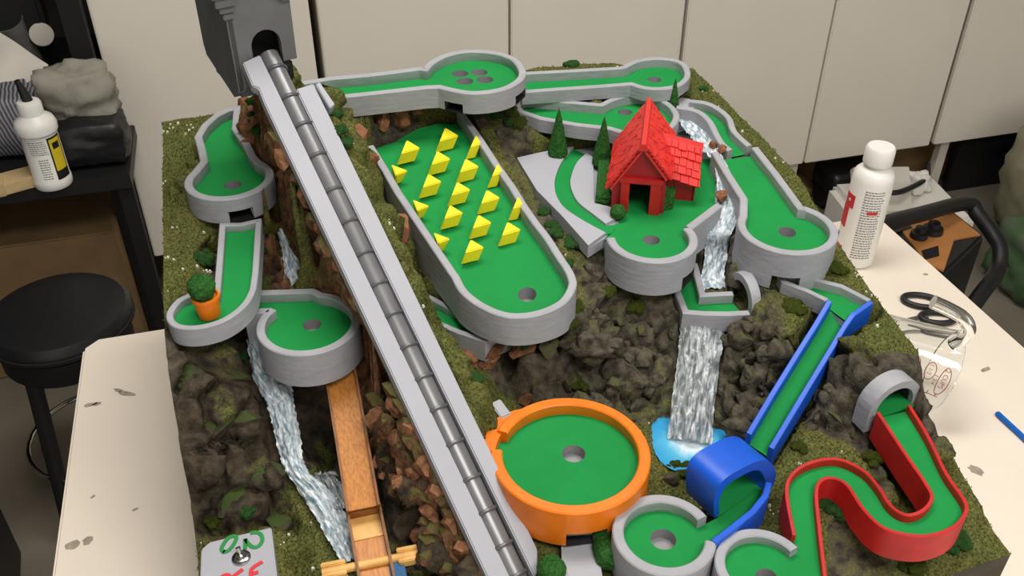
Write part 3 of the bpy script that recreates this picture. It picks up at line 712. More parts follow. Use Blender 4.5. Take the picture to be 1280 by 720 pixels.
mb = MB(); cbox(mb, -.029, .027, .03, .034, .44, .70); mb.build('gate_shade_sheet', 'blackm', t, smooth=0)  # black sheet behind the gate, painting in the shade of the interior
mb = MB(); cbox(mb, -.03, .024, .01, .09, .43, .447); mb.build('footing', 'castle', t, smooth=0)
for (x0, x1, y0, y1, z0, z1) in ((-.049, -.024, -.012, .02, .541, .556), (-.045, -.025, -.008, .02, .531, .541), (-.041, -.026, -.0045, .02, .524, .5305), (-.038, -.027, -.003, .02, .517, .523),
                                 (.018, .040, -.012, .02, .534, .56), (.022, .037, -.006, .02, .526, .534)):
    mb = MB(); cbox(mb, x0, x1, y0, y1, z0, z1); mb.build('corbel', 'castle', t, bevel=.0008)
for k in range(4):
    mb = MB(); cbox(mb, -.034 + k * .0175, -.022 + k * .0175, .0, .008, .72, .735); mb.build('battlement', 'castle', t, bevel=.001)
mb = MB(); cbox(mb, .006, .026, .0, .03, .440, .462); mb.build('recess_shade_block', 'dark', t, bevel=.002)  # solid dark block standing in for the shaded recess
# ------------------------------------------------------------------ yellow wedge blocks
LI = np.array([0, 0, .0])
def blk(A, B, Cc, B2, C2, label):
    v = B2[1]; zg = zI((A[1] + C2[1]) / 2) - .0145
    b3 = [at(*C2, zg), at(*B2, zg)]
    off_ = (C2[0] - Cc[0], C2[1] - Cc[1]); A2 = (A[0] + off_[0], A[1] + off_[1]); b3.append(at(*A2, zg + .003))
    top = [at(*Cc, zg + .016), at(*B, zg + .016), at(*A, zg + .019)]
    o = sum(b3) / 3
    ob = MB().hexa(b3, top).build('wedge_block', 'yellow', None, o, bevel=.0011, smooth=30)
    tag(ob, label, 'block', 'yellow wedge blocks on the sloping lane')
reg = ((-2, -12), (13, -3), (-8, 3), (7, 12), (-13.5, 17)); lft = ((-8, -8), (11, -1), (-3, 4.5), (4, 12), (-2, 15)); rgt = ((2, -13.5), (8, -4), (-4, 0), (1, 13), (-10, 15))
BL = [(511, 188, reg, 'second block from the left in the back row'), (559, 172.5, reg, 'rearmost block, nearest the four-hole green'), (593, 183, rgt, 'slim block against the right rim nearest the back'),
      (498, 214, lft, 'block half hidden behind the left rim, rearmost of three there'), (549, 201.5, reg, 'block just in front of the rearmost one'), (584.5, 211, reg, 'block in the back half beside the right rim block'), (620, 219, rgt, 'slim block against the right rim, middle of three there'),
      (538, 230, reg, 'block left of centre in the middle of the field'), (574, 240, reg, 'block at the centre of the field'), (611, 250, reg, 'block right of centre in the middle of the field'), (646, 260, rgt, 'slim block against the right rim nearest the hole'),
      (525, 258, lft, 'block half hidden behind the left rim, middle of three there'), (565, 269, reg, 'block left of centre in the second row from the hole'), (600.5, 281, reg, 'block right of centre in the second row from the hole'), (637, 290, reg, 'front right block near the hole'),
      (551, 299, lft, 'block half hidden behind the left rim nearest the hole'), (591, 312, reg, 'front block lowest on the slope')]
for (u, v, k, lab) in BL:
    s_ = 1.14
    P = [(u + a * s_, v + b * s_) for a, b in k]; blk(*P, 'yellow wedge ' + lab)
# ------------------------------------------------------------------ the landscape the holes are set into
BX0, BX1, BY0, BY1 = -.130, .584, .415, 1.153
base = thing('model_base', (.227, .78, 0), 'square sculpted rock and grass hillside of the miniature golf course on the white table', 'model landscape')
ctl = []
def cw(x, y, z): ctl.append((x, y, z))
def cp_(*l):
    for u, v, z in l:
        p = at(u, v, z); cw(p[0], p[1], z)
for y, z in ((1.153, .322), (1.06, .315), (.985, .306), (.93, .30), (.874, .293), (.82, .29), (.775, .285), (.755, .277), (.74, .266), (.715, .235), (.69, .205), (.672, .165), (.65, .14), (.625, .125), (.58, .115), (.5, .11), (.415, .105)): cw(BX0, y, z)
for y, z in ((1.153, .312), (1.06, .310), (.95, .307), (.9, .304), (.848, .30), (.8, .284), (.747, .268), (.70, .258), (.663, .252), (.618, .245), (.593, .242), (.574, .215), (.562, .186), (.53, .178), (.496, .171), (.46, .16), (.415, .147)): cw(BX1, y, z)
for x, z in ((.0, .325), (.1, .33), (.25, .338), (.32, .339), (.36, .3385), (.4, .3375), (.43, .336), (.46, .334), (.52, .316)): cw(x, BY1, z)
for x, z in ((-.05, .105), (.05, .11), (.12, .12), (.18, .14), (.25, .142), (.33, .14), (.42, .13), (.5, .135)): cw(x, BY0, z)
cp_((230, 200, .313), (222, 300, .296), (250, 300, .295), (262, 340, .284), (225, 365, .284), (228, 430, .262), (262, 445, .245), (300, 440, .235), (290, 480, .222), (250, 480, .235), (245, 520, .218), (300, 530, .203), (330, 560, .17), (270, 580, .175), (330, 595, .16), (280, 620, .155), (275, 650, .138), (320, 660, .128), (340, 690, .12), (380, 660, .118), (370, 710, .115))
# left gully
cp_((330, 452, .205), (350, 500, .178), (370, 560, .15), (392, 610, .13), (420, 660, .118), (440, 700, .115), (385, 500, .165), (400, 540, .13), (410, 590, .12), (395, 480, .19), (440, 560, .125), (470, 690, .115), (455, 520, .15), (480, 500, .16), (470, 470, .19),
    (500, 560, .14), (490, 620, .125), (510, 680, .12), (545, 700, .125), (560, 715, .128), (350, 420, .215), (420, 430, .205), (335, 300, .262), (352, 330, .25), (370, 350, .245), (348, 275, .285), (385, 345, .25), (395, 380, .225))
# ridge that carries the lift ramp
for k in range(13):
    v = 95 + k * 52; f = (v - 130) / (720 - 130)
    ul = 331 + 277 * f; ur = 392 + 280 * (v - 104) / 583
    l, r = rp(ul, v), rp(ur, v)
    cw(l[0] + .002, l[1], l[2] - .014); cw(r[0], r[1], r[2] - .014); m = (l + r) / 2; cw(m[0], m[1], m[2] - .022)
    if v < 650:
        q = r - rl * (-.0) + (r - l) / np.linalg.norm(r - l) * .014; cw(q[0], q[1], r[2] - .012)
# cliff left of the ramp
cp_((300, 150, .355), (318, 190, .345), (322, 140, .40), (345, 230, .325), (352, 250, .30), (375, 290, .31), (395, 330, .285), (430, 400, .245), (455, 440, .225), (480, 500, .19))
# under and behind the tower
for x, y, z in ((-.02, 1.0, .42), (.03, 1.03, .43), (-.035, .97, .40), (.0, 1.08, .38), (-.06, 1.04, .335), (-.045, 1.0, .37), (.06, 1.05, .345)): cw(x, y, z)
# between ramp and the block lane
cp_((425, 138, .362), (460, 132, .361), (500, 128, .359), (530, 124, .355), (420, 155, .35), (450, 150, .343), (505, 140, .338), (470, 156, .333), (430, 190, .333), (455, 230, .325), (475, 260, .31), (505, 300, .285), (535, 340, .262), (520, 355, .235), (560, 440, .225), (590, 440, .208), (600, 470, .195), (622, 440, .21), (640, 490, .172), (650, 470, .176), (690, 462, .182), (630, 468, .18), (632, 525, .176))
# between block lane and plaza, back strip
cp_((600, 150, .320), (640, 165, .306), (650, 190, .292), (630, 150, .315), (640, 145, .318), (670, 250, .280), (700, 290, .274), (735, 330, .262), (722, 345, .255), (715, 400, .245), (745, 360, .245), (690, 119, .326), (720, 118, .326), (640, 90, .330), (700, 82, .322), (750, 116, .326), (770, 114, .326), (860, 92, .313), (880, 120, .311))
# cliffs behind the orange green and the tall fall
cp_((655, 434, .222), (690, 432, .222), (730, 420, .228), (720, 450, .196), (770, 360, .238), (800, 370, .236), (830, 390, .224), (660, 495, .172), (700, 486, .174),  (760, 440, .208), (760, 492, .178), (800, 500, .172), (815, 530, .162), (790, 430, .206), (830, 450, .19), (840, 420, .208),
    (870, 412, .212), (875, 470, .178), (865, 545, .156), (840, 560, .150), (890, 570, .150), (860, 585, .150), (905, 520, .166), (915, 480, .185), (925, 540, .158), (940, 440, .215), (935, 410, .230), (960, 380, .243), (965, 345, .248), (980, 430, .228), (960, 470, .21), (955, 350, .25))
# small upper stream bed
cp_((868, 165, .304), (880, 190, .300), (895, 215, .295), (905, 245, .288), (915, 235, .292), (925, 255, .288), (900, 275, .270), (895, 290, .256), (893, 320, .228), (893, 350, .222), (900, 360, .22), (870, 300, .27), (918, 300, .262), (915, 335, .25))
# right of the blue ramp
cp_((1010, 385, .245), (1000, 410, .24), (980, 470, .205), (1090, 385, .252), (1100, 420, .247), (1075, 420, .245), (1060, 440, .235), (1100, 455, .246), (1130, 455, .245), (1075, 480, .225), (1050, 480, .215), (1030, 510, .195), (1075, 525, .195), (1085, 545, .188), (1015, 545, .176), (1000, 570, .167), (1060, 560, .18), (1110, 480, .243), (1150, 470, .246),
    (1040, 640, .155), (1080, 650, .152), (1060, 690, .142), (1120, 700, .140), (1100, 600, .175), (1140, 620, .168), (1200, 680, .15), (1230, 660, .152), (1170, 560, .19), (990, 605, .158), (975, 640, .152), (960, 650, .15), (840, 600, .153), (820, 590, .153), (825, 630, .15), (670, 650, .155), (690, 690, .15), (680, 710, .148), (755, 660, .15), (640, 600, .158))
ctl = np.array(ctl)
# distance-kernel interpolation with light smoothing
def fit(ctl, lam=2e-3):
    P_, z = ctl[:, :2], ctl[:, 2]; n = len(z); D = np.linalg.norm(P_[:, None] - P_[None], axis=2)
    A = np.zeros((n + 3, n + 3)); A[:n, :n] = -D - lam * np.eye(n); A[:n, n] = 1; A[:n, n + 1:] = P_; A[n, :n] = 1; A[n + 1:, :n] = P_.T
    return P_, np.linalg.solve(A, np.r_[z, 0, 0, 0])
PC, WC = fit(ctl)
def hgt(X_, Y_):
    sh = X_.shape; Q = np.stack([X_.ravel(), Y_.ravel()], 1); out = np.empty(len(Q))
    for i in range(0, len(Q), 8000):
        q = Q[i:i + 8000]; D = np.linalg.norm(q[:, None] - PC[None], axis=2); out[i:i + 8000] = -D @ WC[:-3] + WC[-3] + q @ WC[-2:]
    return out.reshape(sh)
NX, NY = 330, 340
gx, gy = np.meshgrid(np.linspace(BX0, BX1, NX), np.linspace(BY0, BY1, NY))
H_ = hgt(gx, gy)
# value noise
def vnoise(x, y, f, seed):
    r_ = np.random.RandomState(seed); T = r_.rand(64, 64); x = x * f + 100; y = y * f + 100; xi = np.floor(x).astype(int); yi = np.floor(y).astype(int); a = x - xi; b = y - yi
    a = a * a * (3 - 2 * a); b = b * b * (3 - 2 * b); g = lambda i, j: T[(i) % 64, (j) % 64]
    return (g(xi, yi) * (1 - a) + g(xi + 1, yi) * a) * (1 - b) + (g(xi, yi + 1) * (1 - a) + g(xi + 1, yi + 1) * a) * b - .5
sx_, sy_ = np.gradient(H_, gx[0, 1] - gx[0, 0], axis=1), np.gradient(H_, gy[1, 0] - gy[0, 0], axis=0)
slope = np.hypot(sx_, sy_)
rough = np.clip((slope - .35) / .8, 0, 1)
ua, ub = gx * .8 + H_ * .9, gy * .8 + H_ * .6
fb = vnoise(ua, ub, 20, 1) * .6 + vnoise(ua + 3, ub, 44, 2) * .3 + vnoise(ua, ub + 5, 95, 3) * .14
H2 = H_ + fb * (.004 + .028 * rough) + vnoise(gx, gy, 200, 4) * .0022
occupied = np.zeros(gx.shape, bool)
FOOT.append(([tuple(q[:2]) for q in pts([(646, 201), (686, 192), (741, 184), (790, 160), (850, 146), (866, 168), (893, 192), (899, 250), (862, 283), (872, 300), (860, 318), (812, 325), (770, 316), (756, 298), (735, 311), (701, 272.5), (671, 242)], .281)], .265, .001))
for poly, z, mg in FOOT:
    d = near(gx, gy, poly); ins = inpoly(gx, gy, poly)
    m = ins | (d < mg + .002); occupied |= m
    H2 = np.where(m, np.minimum(H2, z), H2)
    mm = (~m) & (d < mg + .012); H2 = np.where(mm, np.minimum(H2, z + (d - mg) * 4 + .013), H2)
# under the ramp and tower
rpoly = [tuple(rp(*q)[:2]) for q in ((303, 70), (392, 100), (674, 687), (672, 726), (608, 724))]
zr = T0[2] - ((gx - T0[0]) * rn[0] + (gy - T0[1]) * rn[1]) / rn[2]
ins = inpoly(gx, gy, rpoly) | (near(gx, gy, rpoly) < .002); H2 = np.where(ins, np.minimum(H2, zr - .0125), H2); occupied |= ins
mm = (~ins) & (near(gx, gy, rpoly) < .02); H2 = np.where(mm, np.minimum(H2, zr - .006), H2)
tp = [tuple(ct(x, y, 0)[:2]) for x, y in ((-.036, -.004), (.033, -.004), (.033, .106), (-.036, .106))]
ins = inpoly(gx, gy, tp); H2 = np.where(ins, np.minimum(H2, .425), H2); occupied |= ins
# wooden chute corridor and stream beds stay low
def corridor(pl, w, z_off=0.):
    global H2
    P_ = [np.array(p) for p in pl]
    for a, b in zip(P_[:-1], P_[1:]):
        ab = (b - a)[:2]; L2 = ab @ ab; t_ = np.clip(((gx - a[0]) * ab[0] + (gy - a[1]) * ab[1]) / L2, 0, 1)
        d = np.hypot(gx - a[0] - t_ * ab[0], gy - a[1] - t_ * ab[1]); zz = a[2] + (b[2] - a[2]) * t_ + z_off
        H2 = np.where(d < w, np.minimum(H2, zz + np.clip(d - w * .7, 0, 1) * .8), H2)
CH = [at(425, 464, .212), at(454, 636, .152)]
corridor([CH[0] - np.array([0, 0, .012]), CH[1] - np.array([0, 0, .012]), at(468, 722, .115)], .03)
STREAM = [([CH[0], CH[1], at(468, 722, .13)], .022)]
for a_, w_ in (([(318, 425, .214), (326, 450, .204), (340, 475, .192), (349, 500, .182), (354, 520, .172), (360, 545, .158), (364, 571, .146), (373, 591, .138), (387, 607, .131), (402, 626, .124), (416, 650, .118), (428, 678, .114), (440, 704, .111)], .024),
               ([(856, 148, .300), (870, 160, .299), (880, 178, .297), (891, 195, .295), (901, 211, .292), (905, 229, .288), (908, 251, .282), (908, 265, .274), (898, 295, .259), (896, 308, .243), (894, 325, .230), (891, 342, .223), (892, 362, .221)], .014),
               ([(878, 410, .205), (872, 456, .186), (868, 490, .172), (864, 556, .148)], .026), ([(349, 285, .282), (354, 300, .27), (360, 318, .257), (367, 335, .251), (370, 362, .249)], .011)):
    corridor([at(*q) for q in a_], w_); STREAM.append(([at(*q) for q in a_], w_))
FOOT2.append(([tuple(at(u, v, .137)[:2]) for u, v in ((258, 672), (345, 654), (356, 760), (242, 780), (246, 682))], .122))
FOOT2.append(([tuple(at(u, v, .156)[:2]) for u, v in ((699, 660), (748, 660), (760, 770), (701, 770))], .146))
FOOT2.append(([tuple(at(u, v, .1535)[:2]) for u, v in ((812, 534), (822, 522), (845, 520), (880, 530), (912, 542), (915, 565), (890, 590), (862, 592), (838, 586), (820, 568))], .149))
for poly, z in FOOT2:
    m = inpoly(gx, gy, poly); H2 = np.where(m, np.minimum(H2, z), H2); occupied |= m
sl2 = np.hypot(np.gradient(H2, gx[0, 1] - gx[0, 0], axis=1), np.gradient(H2, gy[1, 0] - gy[0, 0], axis=0))
blocked = occupied.copy()
for P_, w_ in STREAM:
    for a, b in zip(P_[:-1], P_[1:]):
        ab = (b - a)[:2]; t_ = np.clip(((gx - a[0]) * ab[0] + (gy - a[1]) * ab[1]) / (ab @ ab), 0, 1); blocked |= np.hypot(gx - a[0] - t_ * ab[0], gy - a[1] - t_ * ab[1]) < w_
# ground paint: r grass, g brown rock, b soil
nz = vnoise(gx, gy, 30, 7)
grass = np.clip(1.25 - slope * .95 + nz * .5, 0, 1)
x_r = T0[0] + (gy - T0[1]) * rd[0] / rd[1]               # ramp centre line
dr = (gx - x_r)
brown = np.clip(1 - np.abs(dr) / .11, 0, 1) * 1.6 * np.clip((H_ - .14) / .06, 0, 1); brown = np.clip(brown, 0, 1)
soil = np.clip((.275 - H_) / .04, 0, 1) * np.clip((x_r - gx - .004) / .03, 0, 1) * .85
path = [at(640, 165, .306), at(690, 270, .275), at(740, 340, .255)]
for a, b in zip(path[:-1], path[1:]):
    ab = (b - a)[:2]; t_ = np.clip(((gx - a[0]) * ab[0] + (gy - a[1]) * ab[1]) / (ab @ ab), 0, 1); d = np.hypot(gx - a[0] - t_ * ab[0], gy - a[1] - t_ * ab[1])
    grass = np.where(d < .022, grass * .5, grass)
cl_ = inpoly(gx, gy, [tuple(at(*q)[:2]) for q in ((560, 390, .235), (690, 395, .235), (760, 345, .24), (860, 330, .24), (985, 370, .25), (960, 545, .16), (820, 540, .155), (620, 500, .175))])
grass = np.where(cl_, grass * .45, grass)
lw = (gx < .05) & (H_ < .25) & (gy < .76); grass = np.where(lw, grass * .85, grass)
rg_ = inpoly(gx, gy, [tuple(at(*q)[:2]) for q in ((318, 150, .37), (335, 140, .42), (420, 320, .32), (380, 320, .29), (340, 240, .32))])
rg_ = rg_ | ((dr < -.024) & (dr > -.06) & (H_ > .29)); grass = np.where(rg_, np.maximum(grass, .66 + nz * .6), grass); brown = np.where(rg_, brown * .7, brown)
st_ = inpoly(gx, gy, [tuple(at(*q)[:2]) for q in ((400, 110, .42), (450, 130, .345), (475, 185, .325), (510, 262, .30), (540, 330, .26), (580, 430, .215), (640, 500, .18), (690, 640, .155), (672, 690, .155), (560, 450, .22), (470, 270, .33))])
st_ = st_ | ((dr > .024) & (dr < .088) & (H_ > .165) & (gy < 1.06)); grass = np.where(st_, np.maximum(grass, .82 + nz * .45), grass); brown = np.where(st_, brown * .8, brown)
bl_ = inpoly(gx, gy, [tuple(at(*q)[:2]) for q in ((1010, 440, .22), (1060, 455, .235), (1150, 440, .245), (1150, 515, .2), (1100, 600, .175), (1060, 560, .175), (1000, 530, .18))])
grass = np.where(bl_, grass * .25, grass)
fr_ = inpoly(gx, gy, [tuple(at(*q)[:2]) for q in ((1035, 640, .155), (1075, 640, .155), (1130, 700, .14), (1100, 730, .14), (1035, 730, .14))])
grass = np.where(fr_, grass * .4, grass)
# chiselled rock: cells with their own height and tilt push the surface out along its normal
def cells(P, size, seed):
    q = np.random.RandomState(seed); T = q.rand(24, 24, 24, 3); Hh = q.rand(24, 24, 24); Tl = q.randn(24, 24, 24, 3)
    g = P / size; b = np.floor(g).astype(int); f1 = np.full(len(P), 9.); f2 = np.full(len(P), 9.); val = np.zeros(len(P))
    for i in (-1, 0, 1):
        for j in (-1, 0, 1):
            for k in (-1, 0, 1):
                c = b + np.array([i, j, k]); m = (c[:, 0] % 24, c[:, 1] % 24, c[:, 2] % 24); d = g - (c + T[m]); L = np.sqrt((d * d).sum(1)); v = Hh[m] + .42 * (d * Tl[m]).sum(1)
                nw = L < f1; f2 = np.where(nw, f1, np.minimum(f2, L)); val = np.where(nw, v, val); f1 = np.where(nw, L, f1)
    return val, np.clip((f2 - f1) / .22, 0, 1)
hx_ = gx[0, 1] - gx[0, 0]; hy_ = gy[1, 0] - gy[0, 0]
s1, s2_ = np.gradient(H2, hx_, axis=1), np.gradient(H2, hy_, axis=0)
for _ in range(3):
    s1 = (s1 + np.roll(s1, 1, 0) + np.roll(s1, -1, 0) + np.roll(s1, 1, 1) + np.roll(s1, -1, 1)) / 5; s2_ = (s2_ + np.roll(s2_, 1, 0) + np.roll(s2_, -1, 0) + np.roll(s2_, 1, 1) + np.roll(s2_, -1, 1)) / 5
NV = np.stack([-s1, -s2_, np.ones_like(s1)], 2); NV /= np.linalg.norm(NV, axis=2, keepdims=True)
PV = np.stack([gx, gy, H2], 2)
left = (gx < x_r) & (H_ < .26)
wgt = np.clip((.95 - grass) / .4, 0, 1) * np.clip((slope - .25) / .35, 0, 1); wgt = np.where(left, np.clip((1.1 - grass) / .4, 0, 1), wgt)
free = np.ones_like(wgt)
occ = blocked.astype(float)
for _ in range(4): occ = np.maximum(occ, np.maximum(np.maximum(np.roll(occ, 1, 0), np.roll(occ, -1, 0)), np.maximum(np.roll(occ, 1, 1), np.roll(occ, -1, 1))) * .75)
wgt = wgt * (1 - np.clip(occ, 0, 1)); edge = np.minimum(np.minimum(gx - BX0, BX1 - gx), np.minimum(gy - BY0, BY1 - gy)); wgt *= np.clip(np.where(gx > .4, edge / .04, edge / .012), 0, 1)
for _ in range(2): wgt = (wgt + np.roll(wgt, 1, 0) + np.roll(wgt, -1, 0) + np.roll(wgt, 1, 1) + np.roll(wgt, -1, 1)) / 5
flat_ = PV.reshape(-1, 3) * np.array([1, 1, 1.25]); warp = np.stack([vnoise(gx + H2, gy, 40, 21), vnoise(gx, gy + H2, 40, 22), vnoise(gx + gy, gy - H2, 40, 23)], 2).reshape(-1, 3) * .012
big, gb1 = cells(flat_ + warp, .052, 1); mid, gb2 = cells(flat_ + warp, .034, 2); sml, gb3 = cells(flat_ + warp * .5, .012, 3)
lf = left.ravel()
disp = np.where(lf, (big * .030 - (1 - gb1) * .016 - .009) + mid * .004, np.where(bl_.ravel(), big * .016 - .008 - (1 - gb1) * .004 + mid * .003, big * .013 + mid * .020 - (1 - gb2) * .012 - .011)) + sml * .0028 - (1 - gb3) * .001
PV = PV + NV * (disp.reshape(gx.shape) * wgt)[..., None]
sx3 = np.gradient(PV[..., 2], axis=1) / np.maximum(np.gradient(PV[..., 0], axis=1), 5e-4)
mb = MB()
vs = PV.reshape(-1, 3).tolist()
fs = [(j * NX + i, j * NX + i + 1, (j + 1) * NX + i + 1, (j + 1) * NX + i) for j in range(NY - 1) for i in range(NX - 1)]
ter = mb.add(vs, fs).build('landscape', 'terrain', base, smooth=0)
ter.data.polygons.foreach_set('use_smooth', [True] * len(ter.data.polygons))
ca2 = ter.data.color_attributes.new('ground', 'FLOAT_COLOR', 'POINT')
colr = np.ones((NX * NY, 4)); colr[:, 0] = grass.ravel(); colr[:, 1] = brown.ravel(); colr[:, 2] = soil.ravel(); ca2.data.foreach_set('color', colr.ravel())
for nm, idx in (('side_panel', [(0, i) for i in range(NX)]), ('side_panel', [(NY - 1, i) for i in range(NX)]), ('side_panel', [(j, 0) for j in range(NY)]), ('side_panel', [(j, NX - 1) for j in range(NY)])):
    vs = [(gx[q], gy[q], H2[q]) for q in idx] + [(gx[q], gy[q], .0005) for q in idx]; n = len(idx)
    MB().add(vs, [(i, i + 1, i + 1 + n, i + n) for i in range(n - 1)]).build(nm, 'soil', base, smooth=0)
def zat(x, y):
    i = min(NX - 1, max(0, int(round((x - BX0) / (BX1 - BX0) * (NX - 1))))); j = min(NY - 1, max(0, int(round((y - BY0) / (BY1 - BY0) * (NY - 1))))); return PV[j, i, 2]
def ground(u, v):
    """where a sight line meets the landscape"""
    r = ray(u, v); r = r / np.linalg.norm(r); d = .5
    while d < 2.2:
        p = EYE + r * d
        if BX0 < p[0] < BX1 and BY0 < p[1] < BY1 and p[2] < zat(p[0], p[1]): return p
        d += .002
    return at(u, v, .2)
# rock pieces set into the steep faces
def rock_mesh(seed, m):
    q = random.Random(seed); bm = bmesh.new(); bmesh.ops.create_icosphere(bm, subdivisions=2, radius=1)
    sc = (q.uniform(.9, 1.3), q.uniform(.7, 1.0), q.uniform(.55, .85))
    for v in bm.verts: v.co = Vector((v.co.x * sc[0], v.co.y * sc[1], v.co.z * sc[2]))
    for _ in range(13):
        n = Vector((q.gauss(0, 1), q.gauss(0, 1), q.gauss(0, 1))).normalized(); d = q.uniform(.42, .72)
        for v in bm.verts:
            k = v.co.dot(n) - d
            if k > 0: v.co -= n * k
    for v in bm.verts: v.co += Vector((q.gauss(0, .03), q.gauss(0, .03), q.gauss(0, .03)))
    me = bpy.data.meshes.new('rock'); bm.to_mesh(me); bm.free(); me.materials.append(M[m])
    me.polygons.foreach_set('use_smooth', [True] * len(me.polygons)); me.set_sharp_from_angle(angle=math.radians(18)); return me
RK = {m: [rock_mesh(10 * i + k, m) for k in range(7)] for i, m in enumerate(('rock', 'rockd', 'rockb', 'rockm', 'boulder'))}
NROCK = [0]
def rock(p, s, m, q=R, sq=None):
    o = bpy.data.objects.new('rock', q.choice(RK[m])); C.objects.link(o); o.parent = base
    o.location = tuple(np.array(p) - ORG[base.name]); o.scale = (s, s * q.uniform(.8, 1.1), s * q.uniform(.8, 1.2)) if sq is None else sq
    o.rotation_euler = (q.uniform(-.5, .5), q.uniform(-.5, .5), q.uniform(0, 6.3)); NROCK[0] += 1
cand = np.argwhere((slope > .75) & (~occupied))
R2 = random.Random(11); got = []
regions = [('rock', [tuple(at(*q)[:2]) for q in ((600, 430, .21), (690, 395, .24), (755, 330, .25), (860, 330, .24), (985, 365, .25), (1000, 420, .24), (940, 545, .157), (820, 545, .155), (690, 500, .176), (620, 490, .178))], 80, (.009, .023)),
           ('rock', [tuple(at(*q)[:2]) for q in ((1040, 430, .24), (1075, 470, .225), (1090, 540, .19), (1020, 555, .176), (1000, 520, .19))], 7, (.012, .02)),
           ('rockb', [tuple(at(*q)[:2]) for q in ((300, 130, .37), (330, 130, .42), (600, 690, .16), (520, 690, .125), (440, 480, .19), (350, 260, .29))], 46, (.009, .024))]
for m, poly, n, (s0, s1) in regions:
    ok = inpoly(gx, gy, poly) & (~blocked) & (~st_) & (~rg_) & (gx < BX1 - (.03 if n > 30 else .07)) & (gx > BX0 + .02) & (~bl_ if m == 'rock' and n > 30 else True) & (slope > (.5 if m == 'rock' else .7)); c = np.argwhere(ok); k = 0; tries = 0
    while k < n and len(c) and tries < 6000:
        tries += 1; j, i = c[R2.randrange(len(c))]; s = R2.uniform(s0, s1); p = PV[j, i].copy()
        if any(np.linalg.norm(p - q) < (s + s2) * .5 for q, s2 in got): continue
        nx, ny = -sx_[j, i], -sy_[j, i]; nv = np.array([nx, ny, 1]); nv /= np.linalg.norm(nv)
        got.append((p, s)); rock(p - nv * s * .5, s, m if R2.random() < .6 else ('rockd' if m == 'rock' else 'rockm'), R2); k += 1
# single rocks that stand out
for (u, v, s, m) in ((660, 500, .014, 'rockb'), (612, 440, .014, 'rockb'), (590, 452, .012, 'rockb'), (500, 290, .022, 'rockb'), (445, 170, .017, 'rockb'), (455, 195, .015, 'rockb'), 
                     (500, 145, .014, 'rockb'), (478, 152, .013, 'rockb'), (520, 137, .010, 'rockb'), (300, 160, .018, 'rockb'), (312, 180, .014, 'rockb'), (320, 150, .013, 'rockb'), (305, 130, .014, 'rockb'), (875, 300, .009, 'rock'), (918, 300, .009, 'rock'), (880, 320, .008, 'rock'), (917, 325, .011, 'rock'), (876, 285, .008, 'rock'),
                     (600, 155, .012, 'rock'), (625, 165, .012, 'rock'), (735, 335, .010, 'rock'), (520, 130, .008, 'rockb'), (795, 505, .013, 'rock'), (930, 535, .016, 'rock'), (700, 620, .008, 'rock'), (840, 600, .010, 'rock')):
    s *= 1.25; p = ground(u, v); rock(p + np.array([0, 0, -s * .1]), s, m, R2)
ru = np.array([rl[0], rl[1], 0.]) * np.sign(rl[0])
for k, v in enumerate(list(range(140, 370, 15)) + list(range(470, 716, 12)) + list(range(480, 716, 16))):
    f = (v - 130) / 590; ul = 331 + 277 * f; q_ = rp(ul, v); lowr = k > 15 + 20
    p = q_ - ru * R2.uniform(-.004, .006) - np.array([0, 0, R2.uniform(.020, .03)]) + ru * .003 - (np.array([0, 0, .022]) + ru * .012 if lowr else 0)
    Rm = Matrix((Vector(ru), Vector(rd), Vector(np.cross(ru, rd)))).transposed() @ Matrix.Rotation(R2.uniform(-.3, .3), 3, 'X') @ Matrix.Rotation(R2.uniform(-.4, .4), 3, 'Y')
    o = bpy.data.objects.new('rock', R2.choice(RK[('rockm', 'rockm', 'rockb')[k % 3]])); C.objects.link(o); o.parent = base; o.location = tuple(p - ORG[base.name]); o.rotation_euler = Rm.to_euler()
    o.scale = (R2.uniform(.011, .015), R2.uniform(.014, .021), R2.uniform(.013, .019))
for (u, v, z, sx, sy, sz) in ((585, 436, .214, .026, .016, .012), (618, 438, .222, .022, .016, .011), (652, 436, .222, .024, .018, .011), (684, 433, .222, .020, .016, .011), (712, 428, .222, .018, .014, .011), (610, 452, .205, .014, .014, .014)):
    rock(at(u, v, z), 1, 'rockb' if u < 660 else 'rockd', R2, (sx, sy, sz))
for (u, v, z, s) in ((903, 244, .293, .013), (891, 181, .304, .009), (903, 186, .304, .010), (884, 152, .306, .006)): rock(at(u, v, z), s, 'rockb', R2)
# big smooth boulders at the lower left
for (u, v, sx, sy, sz, m) in ((262, 540, .036, .03, .026, 'boulder'), (305, 532, .040, .034, .030, 'boulder'), (262, 592, .026, .024, .022, 'boulder'), (331, 600, .029, .026, .025, 'boulder'), (285, 632, .032, .024, .020, 'boulder'), (345, 655, .034, .034, .022, 'boulder'), (285, 470, .030, .026, .022, 'boulder'), (235, 470, .026, .026, .020, 'boulder'), (320, 482, .022, .022, .018, 'boulder'), (480, 530, .026, .022, .022, 'boulder'), (490, 600, .024, .02, .02, 'boulder')):
    p = ground(u, v); rock(p - np.array([0, -.008, sz * .25]), 1, m, R2, (sx * .8, sy * .8, sz * .8))
